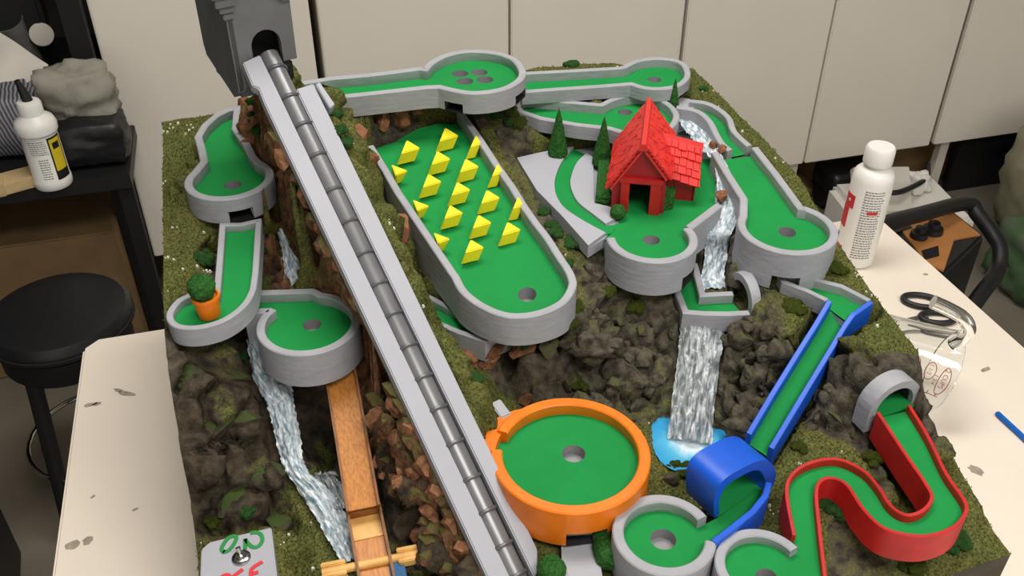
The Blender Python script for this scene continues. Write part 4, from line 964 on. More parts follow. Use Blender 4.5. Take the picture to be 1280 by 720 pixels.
# tufts of scatter: cream specks and small clumps (flock)
def flat_spots(n, q, cond):
    c = np.argwhere(cond & (~occupied)); out = []
    for _ in range(n):
        j, i = c[q.randrange(len(c))]; out.append(tuple(PV[j, i]))
    return out
fl = MB(); q = random.Random(5)
cent = flat_spots(115, q, (grass > .55))
for (x, y, z) in cent:
    for _ in range(q.randrange(1, 5)):
        dx, dy = q.gauss(0, .006), q.gauss(0, .006)
        if not (BX0 < x + dx < BX1 and BY0 < y + dy < BY1): continue
        s = q.uniform(.0009, .0024); zz = zat(x + dx, y + dy); fl.hexa([(x + dx + s * math.cos(a), y + dy + s * math.sin(a), zz - .001) for a in (0, 1.3, 2.5, 3.9, 5)], [(x + dx + .6 * s * math.cos(a), y + dy + .6 * s * math.sin(a), zz + s * .8) for a in (0, 1.3, 2.5, 3.9, 5)])
o = fl.build('white_flowers', 'flower', base); o['kind'] = 'stuff'
# turf: short flock blades on the grassy ground
gb = MB(); q = random.Random(8); c = np.argwhere((grass > .5) & (~occupied)); vs = []; fs = []
for k in range(26000):
    j, i = c[q.randrange(len(c))]; x = gx[j, i] + q.uniform(-.001, .001); y = gy[j, i] + q.uniform(-.001, .001); z = PV[j, i, 2] - .0004; a = q.uniform(0, 6.3); w = q.uniform(.0005, .0011); h = q.uniform(.001, .0028)
    b = len(vs); vs += [(x - w * math.cos(a), y - w * math.sin(a), z), (x + w * math.cos(a), y + w * math.sin(a), z), (x + q.uniform(-.001, .001), y + q.uniform(-.001, .001), z + h)]; fs.append((b, b + 1, b + 2))
M['turf'] = mat('turf_flock', (94, 104, 48), .9, .3, 60, col2=(66, 76, 32), spec=.1)
M['turf2'] = mat('turf_flock_ochre', (132, 126, 72), .9, .3, 60, col2=(96, 94, 46), spec=.1)
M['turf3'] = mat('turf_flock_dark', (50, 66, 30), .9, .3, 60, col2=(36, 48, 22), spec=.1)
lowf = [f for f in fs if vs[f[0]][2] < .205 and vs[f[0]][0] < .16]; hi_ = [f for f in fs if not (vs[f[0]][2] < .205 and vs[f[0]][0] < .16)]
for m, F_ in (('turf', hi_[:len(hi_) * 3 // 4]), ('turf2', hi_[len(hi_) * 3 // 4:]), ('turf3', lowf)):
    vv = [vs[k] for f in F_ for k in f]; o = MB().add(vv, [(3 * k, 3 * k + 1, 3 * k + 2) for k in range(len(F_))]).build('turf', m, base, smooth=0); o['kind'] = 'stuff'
for nm, m, F_ in ():
    i0 = F_[0][0]; o = MB().add(vs[i0:F_[-1][2] + 1], [tuple(k - i0 for k in f) for f in F_]).build(nm, m, base, smooth=0); o['kind'] = 'stuff'
# bushes and trees
def clump_mesh(seed, m, n=16):
    q = random.Random(seed); bm = bmesh.new()
    for _ in range(n):
        d = Vector((q.gauss(0, 1), q.gauss(0, 1), abs(q.gauss(0, .7)))); d.normalize(); d *= q.uniform(.25, .85); d.z *= .7
        r_ = bmesh.ops.create_icosphere(bm, subdivisions=2, radius=q.uniform(.28, .48))
        for v in r_['verts']: v.co = v.co * (1 + q.uniform(-.2, .2)) + d
    me = bpy.data.meshes.new('moss_clump'); bm.to_mesh(me); bm.free(); me.materials.append(M[m]); return me
CL = {m: [clump_mesh(100 + 9 * i + k, m) for k in range(3)] for i, m in enumerate(('leaf', 'olive'))}
def clump(u, v, s, m, q=R2):
    p = ground(u, v); o = bpy.data.objects.new('moss_clump', q.choice(CL[m])); C.objects.link(o); o.parent = base; o.location = tuple(p - ORG[base.name]); s *= 1.25; o.scale = (s, s, s * q.uniform(.7, 1)); o.rotation_euler = (0, 0, q.uniform(0, 6))
for u, v, s, m in ((320, 150, .009, 'leaf'), (323, 163, .008, 'leaf'), (315, 128, .008, 'leaf'), (440, 130, .008, 'leaf'), (447, 137, .007, 'leaf'), (494, 126, .010, 'olive'), (590, 138, .008, 'leaf'), (618, 143, .010, 'leaf'), (638, 142, .010, 'olive'), (645, 155, .011, 'olive'), (638, 152, .009, 'leaf'), (418, 145, .008, 'leaf'), (425, 165, .008, 'leaf'), (432, 180, .008, 'leaf'),
                 (745, 115, .011, 'olive'), (735, 117, .010, 'olive'), (762, 113, .010, 'leaf'), (778, 112, .009, 'leaf'), (675, 117, .007, 'leaf'), (663, 117, .006, 'leaf'), (690, 283, .008, 'leaf'), (695, 292, .008, 'leaf'), (715, 305, .010, 'leaf'), (750, 310, .009, 'leaf'), (760, 315, .007, 'leaf'), (702, 275, .008, 'leaf'), (680, 265, .007, 'leaf'), (708, 330, .007, 'leaf'),
                 (660, 432, .007, 'leaf'), (630, 430, .010, 'leaf'), (648, 432, .009, 'leaf'), (602, 440, .010, 'leaf'), (720, 385, .008, 'olive'), (712, 405, .008, 'olive'), (760, 365, .009, 'olive'), (800, 362, .010, 'olive'), (795, 385, .009, 'olive'), (830, 358, .008, 'leaf'), (725, 480, .008, 'olive'), (590, 475, .009, 'leaf'), (955, 335, .012, 'leaf'), (945, 345, .010, 'olive'), (950, 330, .010, 'leaf'),
                 (960, 350, .010, 'olive'), (965, 332, .008, 'leaf'), (1035, 335, .010, 'olive'), (1050, 340, .009, 'olive'), (1025, 340, .008, 'leaf'), (992, 383, .010, 'olive'), (1000, 390, .008, 'olive'), (1000, 425, .007, 'olive'), (255, 325, .010, 'leaf'), (262, 315, .008, 'olive'), (328, 310, .009, 'leaf'), (335, 285, .009, 'olive'), (385, 250, .010, 'olive'), (390, 262, .008, 'olive'),
                 (265, 653, .006, 'olive'), (310, 640, .007, 'leaf'), (680, 665, .011, 'olive'), (690, 655, .009, 'olive'), (850, 590, .010, 'olive'), (840, 585, .008, 'olive'), (1040, 632, .012, 'leaf'), (1052, 640, .011, 'leaf'), (1035, 625, .009, 'olive'), (1140, 705, .010, 'olive'), (1200, 675, .009, 'leaf'), (1190, 682, .008, 'leaf'), (1140, 628, .009, 'olive'), (1148, 622, .007, 'leaf'), (1090, 575, .008, 'olive'), (990, 540, .008, 'leaf'), (880, 112, .006, 'leaf'), (925, 190, .006, 'leaf'), (300, 445, .007, 'leaf'), (1000, 560, .007, 'olive')):
    clump(u, v, s, m)
o = bpy.data.objects.new('moss_clump', CL['leaf'][0]); C.objects.link(o); o.parent = base; o.location = tuple((at(713, 82, .336) + np.array([0, -.004, .002])) - ORG[base.name]); o.scale = (.012, .009, .009)
def bumpy(prof, c, jit, seed, n=22):
    q = random.Random(seed); mb = MB(); mb.lathe(prof, (0, 0, 0), n); mb.v = [tuple(np.array(c) + np.array(p) * (1 + q.uniform(-jit, jit))) for p in mb.v]; return mb
def sphere_prof(r, z0=0, n=10): return [(max(1e-7, r * math.sin(math.pi * k / n)), z0 + r - r * math.cos(math.pi * k / n)) for k in range(n + 1)]
def cone_tree(u, v, w, h, label, z):
    p = at(u, v, z); t = thing('conifer', p, label, 'tree', 'miniature cone trees')
    pr = [(1e-7, 0)] + [(w * (1 - k / 12) ** .85 * (1 if k else .8), h * k / 12) for k in range(12)] + [(1e-7, h)]
    mb = MB(); mb.lathe(pr, (0, 0, 0), 20); q = random.Random(int(u)); mb.v = [tuple(p + np.array([x * (1 + q.uniform(-.09, .09)), y * (1 + q.uniform(-.09, .09)), zz + q.uniform(-.0008, .0008)])) for x, y, zz in mb.v]
    mb.build('foliage', 'leaf2', t, smooth=0); MB().tube([p + np.array([0, 0, -.008]), p + np.array([0, 0, .003])], .0025, 8).build('trunk', 'soil', t)
cone_tree(697, 195, .0135, .066, 'green cone tree on the tip of the grey plaza left of the barn', .283)
cone_tree(752, 207, .0135, .066, 'green cone tree standing behind the hedge at the left of the barn', .283)
cone_tree(840, 143, .0100, .050, 'green cone tree between the two rear round greens and the S-bend lane', .302)
def shrub_box(pl, h, label, name='hedge', z=.2815):
    P_ = pts(pl, z); c = sum(P_) / len(P_); q = random.Random(int(pl[0][0])); mb = MB(); K = 7; L = len(P_); e = []
    for i in range(L):
        for k in range(4): e.append(P_[i] + (P_[(i + 1) % L] - P_[i]) * k / 4)
    n = len(e); vs = []
    for k in range(K + 1):
        s = 1 if 0 < k < K else .93
        for p in e: vs.append(c + (p - c) * (s + q.uniform(-.05, .05)) + np.array([0, 0, h * k / K + q.uniform(-.0006, .0006)]))
    fs = [(k * n + i, k * n + (i + 1) % n, (k + 1) * n + (i + 1) % n, (k + 1) * n + i) for k in range(K) for i in range(n)]
    vs.append(c + np.array([0, 0, h])); fs += [(K * n + i, K * n + (i + 1) % n, len(vs) - 1) for i in range(n)]
    o = mb.add(vs, fs).build(name, 'leaf2', None, c, smooth=0); return tag(o, label, 'hedge')
shrub_box(((744, 257), (762, 258), (761, 206), (748, 206)), .015, 'clipped green hedge along the left wall of the red barn')
shrub_box(((826, 266), (841, 262), (844, 246), (831, 248)), .019, 'small clipped box bush at the right front corner of the red barn')
def ball_bush(u, v, r, z, label, name='bush', parent=None):
    p = at(u, v, z); mb = bumpy(sphere_prof(r, 0, 12), p, 0, 1); q = random.Random(int(u)); c = p + np.array([0, 0, r]); mb.v = [tuple(c + (np.array(x) - c) * (1 + q.uniform(-.06, .06))) for x in mb.v]
    o = mb.build(name, 'leaf2', parent, p, smooth=0)
    if parent is None: tag(o, label, 'bush')
    return o
ball_bush(772, 274, .0092, .2815, 'round green ball bush at the left front corner of the red barn')
# pot with ball topiary
pp_ = at(262, 393, .286)
t = thing('potted_topiary', pp_, 'ball topiary in a bright orange pot on the J-shaped lane', 'plant')
MB().lathe([(.0105, 0), (.0125, .019), (.0135, .0195), (.0135, .023), (.0115, .023), (.0112, .020), (1e-6, .020)], pp_, 24).build('pot', 'orange', t, smooth=30)
mb = bumpy(sphere_prof(.0135, 0, 12), (0, 0, 0), 0, 1); q = random.Random(4); cc_ = pp_ + np.array([-.002, .002, .031]); mb.v = [tuple(cc_ + (np.array(x) - np.array([0, 0, .0135])) * (1 + q.uniform(-.06, .06))) for x in mb.v]; mb.build('foliage', 'leaf2', t, smooth=0)
# long clipped bush beside the path, and one at the ramp foot
def capsule_bush(pl, z, r, label):
    P_ = catmull([at(u, v, z) + np.array([0, 0, r * .55]) for u, v in pl], 5); n = len(P_); rr = [r * max(.25, min(1, math.sin(math.pi * (k + .6) / (n + .2)) * 1.7)) for k in range(n)]
    mb = MB().tube(P_, rr, 16); q = random.Random(int(pl[0][0])); ctr = sum(P_) / n
    mb.v = [tuple(np.array(x) + np.array([q.uniform(-.0009, .0009) for _ in range(3)])) for x in mb.v]
    return tag(mb.build('bush', 'leaf2', None, P_[0], smooth=0), label, 'bush')
capsule_bush(((757, 650), (755, 670), (758, 695), (768, 715)), .152, .012, 'long curved green bush between the grey path and the round green')
ball_bush(689, 724, .013, .146, 'round green bush at the foot of the lift ramp beside the grey path')
# ------------------------------------------------------------------ water
def sheet(name, m, rows, label, cat, amp, seed, parent=None, nu=14, nv=6, bulge=.0, kind=None):
    """flow surface through rows of (left, right) points"""
    Ls = catmull([r[0] for r in rows], nv); Rs = catmull([r[1] for r in rows], nv); n = len(Ls); q = np.random.RandomState(seed); vs = []; uv = []
    T_ = q.rand(400)
    acc = 0
    for i in range(n):
        if i: acc += np.linalg.norm((Ls[i] + Rs[i]) / 2 - (Ls[i - 1] + Rs[i - 1]) / 2)
        tdir = (Ls[min(n - 1, i + 1)] - Ls[max(0, i - 1)]); sdir = Rs[i] - Ls[i]; nn = np.cross(tdir, sdir); nn = nn / np.linalg.norm(nn)
        if nn[2] < 0: nn = -nn
        if nn[2] < .3 and nn @ (EYE - Ls[i]) < 0: nn = -nn
        for k in range(nu + 1):
            f = k / nu; p = Ls[i] * (1 - f) + Rs[i] * f
            d = bulge * math.sin(math.pi * f) + amp * (vnoise(np.array(f * 3.1 + seed), np.array(acc * 25), 2.2, seed) + .7 * vnoise(np.array(f * 4 + seed), np.array(acc * 60), 4, seed + 1) + .4 * (q.rand() - .5))
            e = (q.rand() - .5) * .25 * amp if k in (0, nu) else 0
            vs.append(p + nn * float(d) + sdir / np.linalg.norm(sdir) * e); uv.append((f, acc * 12))
    W_ = nu + 1
    fs = [(i * W_ + k, i * W_ + k + 1, (i + 1) * W_ + k + 1, (i + 1) * W_ + k) for i in range(n - 1) for k in range(nu)]
    o = MB().add(vs, fs).build(name, m, parent, vs[0], smooth=0, uvs=uv); o.data.polygons.foreach_set('use_smooth', [True] * len(o.data.polygons))
    if parent is None: tag(o, label, cat)
    return o
def row(ul, vl, ur, vr, z, z2=None): return (at(ul, vl, z), at(ur, vr, z if z2 is None else z2))
sheet('waterfall', 'fall', [row(850, 408, 905, 412, .214), row(849, 425, 904, 428, .208), row(846, 455, 899, 458, .194), row(841, 490, 895, 493, .180), row(838, 520, 892, 524, .167), row(834, 548, 890, 557, .156)], 'tall translucent resin waterfall dropping into the blue pool', 'waterfall', .006, 3, nu=26, nv=10, bulge=.008)
def lvl(l, z): return [at(u, v, z) for u, v in l]
ps = catmull(lvl(((812, 534), (822, 522), (845, 520), (880, 530), (912, 542), (915, 565), (890, 590), (862, 592), (838, 586), (820, 568)), .1535), 6, closed=True)
cpt = sum(ps) / len(ps); rings = 8; vs = []; fm = []
fc = at(862, 556, .1535)
for k in range(rings + 1):
    for p in ps:
        w = cpt + (p - cpt) * (k / rings); vs.append(w + np.array([0, 0, .0006 * math.sin(w[0] * 900) * math.cos(w[1] * 700)])); d = np.linalg.norm(w - fc); fm.append(max(0., 1 - d / .036) * .9)
n = len(ps); fs = [(k * n + i, k * n + (i + 1) % n, (k + 1) * n + (i + 1) % n, (k + 1) * n + i) for k in range(rings) for i in range(n)]
po = MB().add(vs, [f for f in fs if len(set(f)) == 4]).build('pool', 'pool', None, cpt, smooth=0); po.data.polygons.foreach_set('use_smooth', [True] * len(po.data.polygons))
fa_ = po.data.attributes.new('foam', 'FLOAT', 'POINT'); fa_.data.foreach_set('value', fm[:len(po.data.vertices)]); tag(po, 'bright blue resin pool at the foot of the tall waterfall', 'pool')
sheet('stream', 'stream', [row(846, 149, 866, 146, .304), row(855, 160, 883, 158, .302), row(868, 178, 893, 178, .302), row(886, 195, 901, 194, .300), row(893, 210, 911, 212, .297), row(896, 228, 918, 230, .293), row(896, 250, 925, 252, .287), row(888, 270, 927, 264, .279), row(884, 294, 913, 295, .268)], 'white foaming stream running behind the barn between two lanes', 'stream', .004, 21, nu=14, nv=10)
sheet('waterfall', 'stream', [row(886, 287, 915, 288, .2705), row(884, 294, 913, 295, .2675), row(881, 308, 910, 308, .252), row(880, 325, 908, 326, .240), row(877, 342, 905, 342, .232), row(874, 352, 908, 350, .230), row(878, 363, 914, 361, .229)], 'short white waterfall splashing onto the crooked grey lane', 'waterfall', .0045, 31, nu=14, nv=10, bulge=.004)
sheet('waterfall', 'stream', [row(309, 425, 328, 425, .222), row(312, 450, 340, 450, .212), row(317, 475, 362, 475, .200), row(331, 500, 367, 498, .190), row(338, 520, 370, 518, .180), row(344, 545, 376, 545, .166), row(350, 570, 378, 572, .154), row(358, 590, 388, 592, .146), row(370, 608, 404, 606, .139), row(384, 630, 420, 622, .132), row(400, 655, 432, 645, .126), row(416, 685, 440, 672, .122), row(430, 708, 448, 700, .119)], 'white and pale blue waterfall down the dark rocks left of the wooden chute', 'waterfall', .007, 41, nu=18, nv=9, bulge=.006)
sheet('waterfall', 'fall', [row(392, 592, 412, 588, .140), row(395, 600, 432, 596, .134), row(404, 618, 440, 612, .130), row(418, 640, 441, 634, .126)], 'clear resin side spill next to the wooden chute', 'waterfall', .008, 51, nu=14, nv=8, bulge=.003)
sheet('waterfall', 'stream', [row(345, 285, 353, 285, .288), row(349, 300, 359, 300, .276), row(353, 318, 367, 317, .264), row(355, 335, 378, 333, .258), row(355, 352, 382, 350, .256), row(356, 362, 384, 360, .255)], 'thin pale blue waterfall in the cleft above the round left green', 'waterfall', .005, 61, nu=12, nv=8, bulge=.003)
# ------------------------------------------------------------------ barn
hp = (at(763, 262, .282) + at(832, 268, .282)) / 2; hx = at(832, 268, .282) - at(763, 262, .282); hx /= np.linalg.norm(hx); hy = np.array([-hx[1], hx[0], 0])
def hl(x, y, z): return hp + hx * x + hy * y + np.array([0, 0, z])
t = thing('barn', hl(0, .05, 0), 'small red barn with shingled gable roof and side annex on the green plaza', 'barn')
WX, WD, EZ, AZ_ = .031, .104, .036, .086
prof = [(-WX, 0), (-.0125, 0), (-.0125, .038), (.0125, .038), (.0125, 0), (.0285, 0), (.0285, .047), (0, AZ_ - .005), (-WX, .033)]
def wall_y(prof, y0, y1, name, hole_ok=True):
    tri = tessellate_polygon([[Vector((a, b, 0)) for a, b in prof]]); n = len(prof)
    vs = [hl(a, y0, b) for a, b in prof] + [hl(a, y1, b) for a, b in prof]
    return MB().add(vs, [tuple(q) for q in tri] + [tuple(i + n for i in q[::-1]) for q in tri] + [(i, (i + 1) % n, (i + 1) % n + n, i + n) for i in range(n)]).build(name, 'barn', t, smooth=0)
wall_y(prof, 0, .003, 'front_wall'); wall_y([(-WX, 0), (.0285, 0), (.0285, .047), (0, AZ_ - .005), (-WX, .033)], WD - .003, WD, 'back_wall')
def hbox(x0, x1, y0, y1, z0, z1, name, m='barn', bevel=0):
    return MB().hexa([hl(x0, y0, z0), hl(x1, y0, z0), hl(x1, y1, z0), hl(x0, y1, z0)], [hl(x0, y0, z1), hl(x1, y0, z1), hl(x1, y1, z1), hl(x0, y1, z1)]).build(name, m, t, bevel=bevel, smooth=35 if bevel else 0)
hbox(-WX, -WX + .003, .003, WD - .003, 0, .033, 'side_wall'); hbox(.0255, .0285, .003, WD - .003, 0, .047, 'side_wall')
hbox(-.0215, -.0115, -.005, 0, 0, .040, 'door_post', 'red', .0006); hbox(.0115, .0235, -.005, 0, 0, .040, 'door_post', 'red', .0006)
hbox(-.0235, .0255, -.006, 0, .039, .0455, 'door_lintel', 'red', .0006)
hbox(-WX + .003, .0255, .05, .053, 0, .045, 'doorway_shade_sheet', 'blackm')  # black sheet painting in the shade behind the open doorway
# roof panels + shingles
def roof_face(o, ax, dn, wid, leng, rows_, per, seed, th=.0021):
    """o: upper corner at ridge; ax along the ridge; dn down the slope"""
    q = random.Random(seed); up = np.cross(ax, dn); up = up / np.linalg.norm(up)
    if up[2] < 0: up = -up
    P0 = [o, o + ax * wid, o + ax * wid + dn * leng, o + dn * leng]
    MB().hexa([p - up * .003 for p in P0], [p - up * .0005 for p in P0]).build('roof_panel', 'shingle', t, smooth=0)
    rh = leng / rows_; w0 = wid / per
    for r_ in range(rows_):
        x = -q.uniform(0, w0 * .6) ; 
        while x < wid - .001:
            w = w0 * q.uniform(.75, 1.3); a = max(0, x); b = min(wid, x + w); x += w
            if b - a < .002: continue
            l0 = rh * r_ ; l1 = min(rh * (r_ + 1) + q.uniform(.0004, .0034), leng + .004); lf = .0014 + q.uniform(0, .0012)
            bt = [o + ax * (a + .0003) + dn * l0, o + ax * (b - .0003) + dn * l0, o + ax * (b - .0003) + dn * l1 + up * lf, o + ax * (a + .0003) + dn * l1 + up * lf]
            MB().hexa(bt, [p + up * th for p in bt]).build('shingle', q.choice(('shingle', 'shingle', 'shingle_b')), t, smooth=0)
OV = .006
for sg, run, rise in ((-1, WX + .003, AZ_ - .031), (1, .030, AZ_ - .048)):
    L_ = math.hypot(run, rise); roof_face(hl(0, -OV, AZ_), hy, (hx * sg * run - np.array([0, 0, rise])) / L_, WD + 2 * OV, L_, 9, 11, 5 + sg)
MB().hexa([hl(-.0055, -OV - .003, AZ_ - .004), hl(.0052, -OV - .003, AZ_ - .0035), hl(.0052, WD + OV, AZ_ - .0035), hl(-.0055, WD + OV, AZ_ - .004)], [hl(-.0026, -OV - .003, AZ_ + .0042), hl(.0022, -OV - .003, AZ_ + .0042), hl(.0022, WD + OV, AZ_ + .0042), hl(-.0026, WD + OV, AZ_ + .0042)]).build('ridge_cap', 'shingle', t, smooth=0)
# annex
a0, a1, yf, yb = .030, .062, .034, .104; ez, rz = .032, .058; ym = (yf + yb) / 2
hbox(a0, a1, yf, yf + .003, 0, ez, 'annex_wall'); hbox(a0, a1, yb - .003, yb, 0, ez, 'annex_wall')
MB().hexa([hl(a1 - .003, y, z) for y, z in ((yf, 0), (yb, 0), (yb, ez), (ym, rz - .006), (yf, ez))], [hl(a1, y, z) for y, z in ((yf, 0), (yb, 0), (yb, ez), (ym, rz - .006), (yf, ez))]).build('annex_wall', 'barn', t, smooth=0)
run2 = ym - yf + .006; rise2 = rz - ez + .004; L2 = math.hypot(run2, rise2)
axr = hx - np.array([0, 0, .22]); axr /= np.linalg.norm(axr); rz0 = rz + .006
for sg in (-1, 1): roof_face(hl(.016, ym, rz0), axr, (hy * sg * run2 - np.array([0, 0, rise2])) / L2, (a1 + .004 - .016) * 1.02, L2, 5, 6, 20 + sg)
MB().hexa([hl(.014, ym - .0045, rz0 - .002), hl(a1 + .005, ym - .0045, rz0 - .0125), hl(a1 + .005, ym + .0045, rz0 - .0125), hl(.014, ym + .0045, rz0 - .002)], [hl(.014, ym - .001, rz0 + .004), hl(a1 + .005, ym - .001, rz0 - .0065), hl(a1 + .005, ym + .001, rz0 - .0065), hl(.014, ym + .001, rz0 + .004)]).build('ridge_cap', 'shingle', t, smooth=0)
# ------------------------------------------------------------------ wooden chute and axle
t = thing('wooden_chute', CH[1], 'stained wooden trough sloping down from the round left green', 'chute')
u_ = CH[1] - CH[0]; Lc = np.linalg.norm(u_); u_ /= Lc; s_ = np.array([-u_[1], u_[0], 0]); s_ /= np.linalg.norm(s_)
if s_[0] < 0: s_ = -s_
n_ = np.cross(s_, u_); n_ = n_ if n_[2] > 0 else -n_
cm = (CH[0] + CH[1]) / 2
MB().box(cm, (.027, Lc, .003), (s_, u_, n_)).build('floor_board', 'oak', t, bevel=.0004)
for sg in (-1, 1): MB().box(cm + s_ * sg * .0147 + n_ * .003, (.0024, Lc + .004, .012), (s_, u_, n_)).build('side_board', 'oak_dark', t, bevel=.0004)
e0, e1 = at(456, 645, .142), at(474, 740, .132); u2 = e1 - e0; L2 = np.linalg.norm(u2); u2 /= L2; s2 = np.cross(u2, (0, 0, 1)); s2 /= np.linalg.norm(s2); s2 = s2 if s2[0] > 0 else -s2; n2 = np.cross(s2, u2); n2 = n2 if n2[2] > 0 else -n2
t2 = thing('wooden_box_trough', e0, 'wooden box trough with a pale floor below the long wooden chute', 'trough')
MB().box((e0 + e1) / 2 - n2 * .006, (.028, L2 + .012, .002), (s2, u2, n2)).build('floor_board', 'pine', t2, bevel=.0003)
for sg in (-1, 1): MB().box((e0 + e1) / 2 + s2 * sg * .0152, (.0026, L2 + .014, .016), (s2, u2, n2)).build('side_board', 'oak_dark', t2, bevel=.0004)
mp_ = e0 + u2 * .024
MB().box(mp_ - n2 * .002, (.027, .0022, .006), (s2, u2, n2)).build('ridge_strip', 'pine', t2, bevel=.0004)
MB().box(e0 + u2 * (.024 + (L2 - .024) / 2) - n2 * .0015, (.0275, L2 - .024, .002), (s2, u2, n2)).build('cover_board', 'oak', t2, bevel=.0004)
MB().box(e0 - u2 * .004 - n2 * .001, (.0275, .002, .012), (s2, u2, n2)).build('end_board', 'oak_dark', t2, bevel=.0004)
axa, axb = at(405, 716, .137), at(524, 692, .137)
t3 = thing('paddle_axle', (axa + axb) / 2, 'pale wooden axle with paddle blocks at both ends across the trough', 'axle')
MB().tube([axa - (axb - axa) * .02, axb], .0042, 14).build('axle', 'pine', t3)
ad_ = (axb - axa) / np.linalg.norm(axb - axa); bd_ = np.cross((0, 0, 1), ad_); bd_ /= np.linalg.norm(bd_)
for e, f in ((axa, 1), (axb, -1)):
    for k in (-1, 1): MB().box(e + ad_ * f * .009 + bd_ * k * .0052 + np.array([0, 0, .001 * k]), (.022, .0052, .0085), (ad_, bd_, (0, 0, 1))).build('paddle', 'pine', t3, bevel=.0009)
bp_ = at(497, 716, .128); tag(MB().box(bp_, (.014, .03, .016)).build('bearing_block', 'blueaxle', None, bp_, bevel=.001), 'small blue block under the wooden axle beside the trough', 'block')
# ------------------------------------------------------------------ switch plate
zs = .137
sc_ = [at(262, 677, zs), at(339, 658.5, zs), at(350, 752, zs), at(248, 770, zs), at(251.5, 686, zs)]
t = thing('switch_box', sum(sc_) / 5 - np.array([0, 0, .016]), 'pale grey switch box lettered ON and OFF at the front left corner', 'switch')
P_ = ccw(sc_); MB().hexa([p - np.array([0, 0, .02]) for p in P_], P_).build('cover', 'ramp', t, bevel=.0012)
def strokes(name, m, lines, w, z, root):
    mb = MB()
    for l in lines:
        c = [at(u, v, z) for u, v in l]; cl = len(l) > 3
        c = catmull(c, 6) if cl else c
        nn = normals2(c, False); vs = []; n = len(c)
        for p, q_ in zip(c, nn): vs += [p - q_ * w / 2, p + q_ * w / 2]
        vs += [np.array(p) + np.array([0, 0, .0004]) for p in vs]
        fs = []
        for i in range(n - 1):
            a, b, c_, d = 2 * i, 2 * i + 1, 2 * i + 3, 2 * i + 2; k = 2 * n
            fs += [(a + k, d + k, c_ + k, b + k), (a, b, c_, d), (a, d, d + k, a + k), (b, b + k, c_ + k, c_)]
        mb.add(vs, fs)
    return mb.build(name, m, root, smooth=0)
zz = zs + .0006
strokes('letter_o', 'ink_green', [[(281, 690), (277, 687), (279, 681), (285, 673), (292, 670), (295.5, 672), (293, 679), (287, 687), (281, 690), (278.5, 689.5)]], .0036, zz, t)
strokes('letter_n', 'ink_green', [[(306.5, 686.5), (306.5, 673.5)], [(306.5, 674), (311, 680), (317, 684), (324, 682), (328, 675), (326, 668), (320, 665.5), (313, 666.5)]], .0036, zz, t)
strokes('letter_f', 'ink_red', [[(328, 702), (315, 711), (314, 722), (315, 734)], [(316, 717), (323, 715)]], .0036, zz, t)
strokes('letter_f', 'ink_red', [[(303.5, 711.5), (291, 721), (289, 734)]], .0036, zz, t)
strokes('letter_o', 'ink_red', [[(276, 722), (281, 719), (286, 719), (286, 724), (280, 732), (274, 738), (270, 736), (270, 729), (276, 722)]], .0036, zz, t)
tc_ = at(302, 698, zs)
MB().lathe([(.0085, 0), (.0085, .0018), (.0065, .003), (.0045, .0032), (.0045, .0055), (1e-6, .0055)], tc_, 20).build('switch_nut', 'chrome', t, smooth=30)
MB().tube([tc_ + np.array([0, 0, .004]), tc_ + np.array([-.001, .003, .008]), tc_ + np.array([-.0015, .0045, .0105])], [.0012, .0022, .0027], 10).build('toggle_lever', 'chrome', t, smooth=60)
# ------------------------------------------------------------------ things on the table beside the model
def patch(root, name, m, c, r, a0, a1, z0, z1, n=8):
    vs = []
    for k in range(n + 1):
        a = a0 + (a1 - a0) * k / n
        for z in (z0, z1): vs.append((c[0] + r * math.cos(a), c[1] + r * math.sin(a), c[2] + z))
    for k in range(n + 1):
        a = a0 + (a1 - a0) * k / n
        for z in (z0, z1): vs.append((c[0] + (r - .0012) * math.cos(a), c[1] + (r - .0012) * math.sin(a), c[2] + z))
    h = 2 * (n + 1); fs = []
    for k in range(n): fs += [(2 * k, 2 * k + 2, 2 * k + 3, 2 * k + 1), (h + 2 * k + 1, h + 2 * k + 3, h + 2 * k + 2, h + 2 * k), (2 * k + 1, 2 * k + 3, h + 2 * k + 3, h + 2 * k + 1), (2 * k, h + 2 * k, h + 2 * k + 2, 2 * k + 2)]
    fs += [(0, 1, h + 1, h), (2 * n, h + 2 * n, h + 2 * n + 1, 2 * n + 1)]
    return MB().add(vs, fs).build(name, m, root, smooth=30)
def lines_of_print(root, c, r, a0, a1, z0, z1, n, m, seed):
    q = random.Random(seed); mb = MB(); h = (z0 - z1) / n
    for k in range(n):
        z = z0 - k * h; a = a0; end = a1 - q.uniform(0, .12) * (a1 - a0)
        while a < end:
            b = min(end, a + q.uniform(.05, .16))
            vs = []
            for q_ in (a, b):
                for zz in (z - h * .28, z + h * .1): vs.append((c[0] + r * math.cos(q_), c[1] + r * math.sin(q_), c[2] + zz))
            mb.add(vs, [(0, 2, 3, 1)]); a = b + .035
    o = mb.build('fine_print', m, root, smooth=0); o['kind'] = 'stuff'; return o
bc = at(1066, 324, 0); fa0 = math.atan2(-bc[1], -bc[0])
t = thing('bottle', bc, 'tall white plastic bottle with red label standing at the right of the model', 'bottle')
MB().lathe([(.026, 0), (.030, .003), (.0305, .006), (.0305, .148), (.0285, .158), (.022, .165), (.017, .167), (.017, .172), (.0205, .1725), (.0205, .196), (.0185, .199), (1e-6, .1995)], bc, 36).build('body', 'white', t, smooth=40)
MB().lathe([(.0212, .174), (.0214, .176), (.0214, .1965), (.019, .2), (1e-6, .2005)], bc, 30).build('cap', 'white', t, smooth=40)
patch(t, 'red_panel', 'labelred', bc, .0309, fa0 - 1.32, fa0 - .62, .102, .124); patch(t, 'red_panel', 'labelred', bc, .0309, fa0 - 1.5, fa0 - .86, .066, .101); patch(t, 'red_panel', 'labelred', bc, .0309, fa0 - 1.3, fa0 - .72, .006, .034)
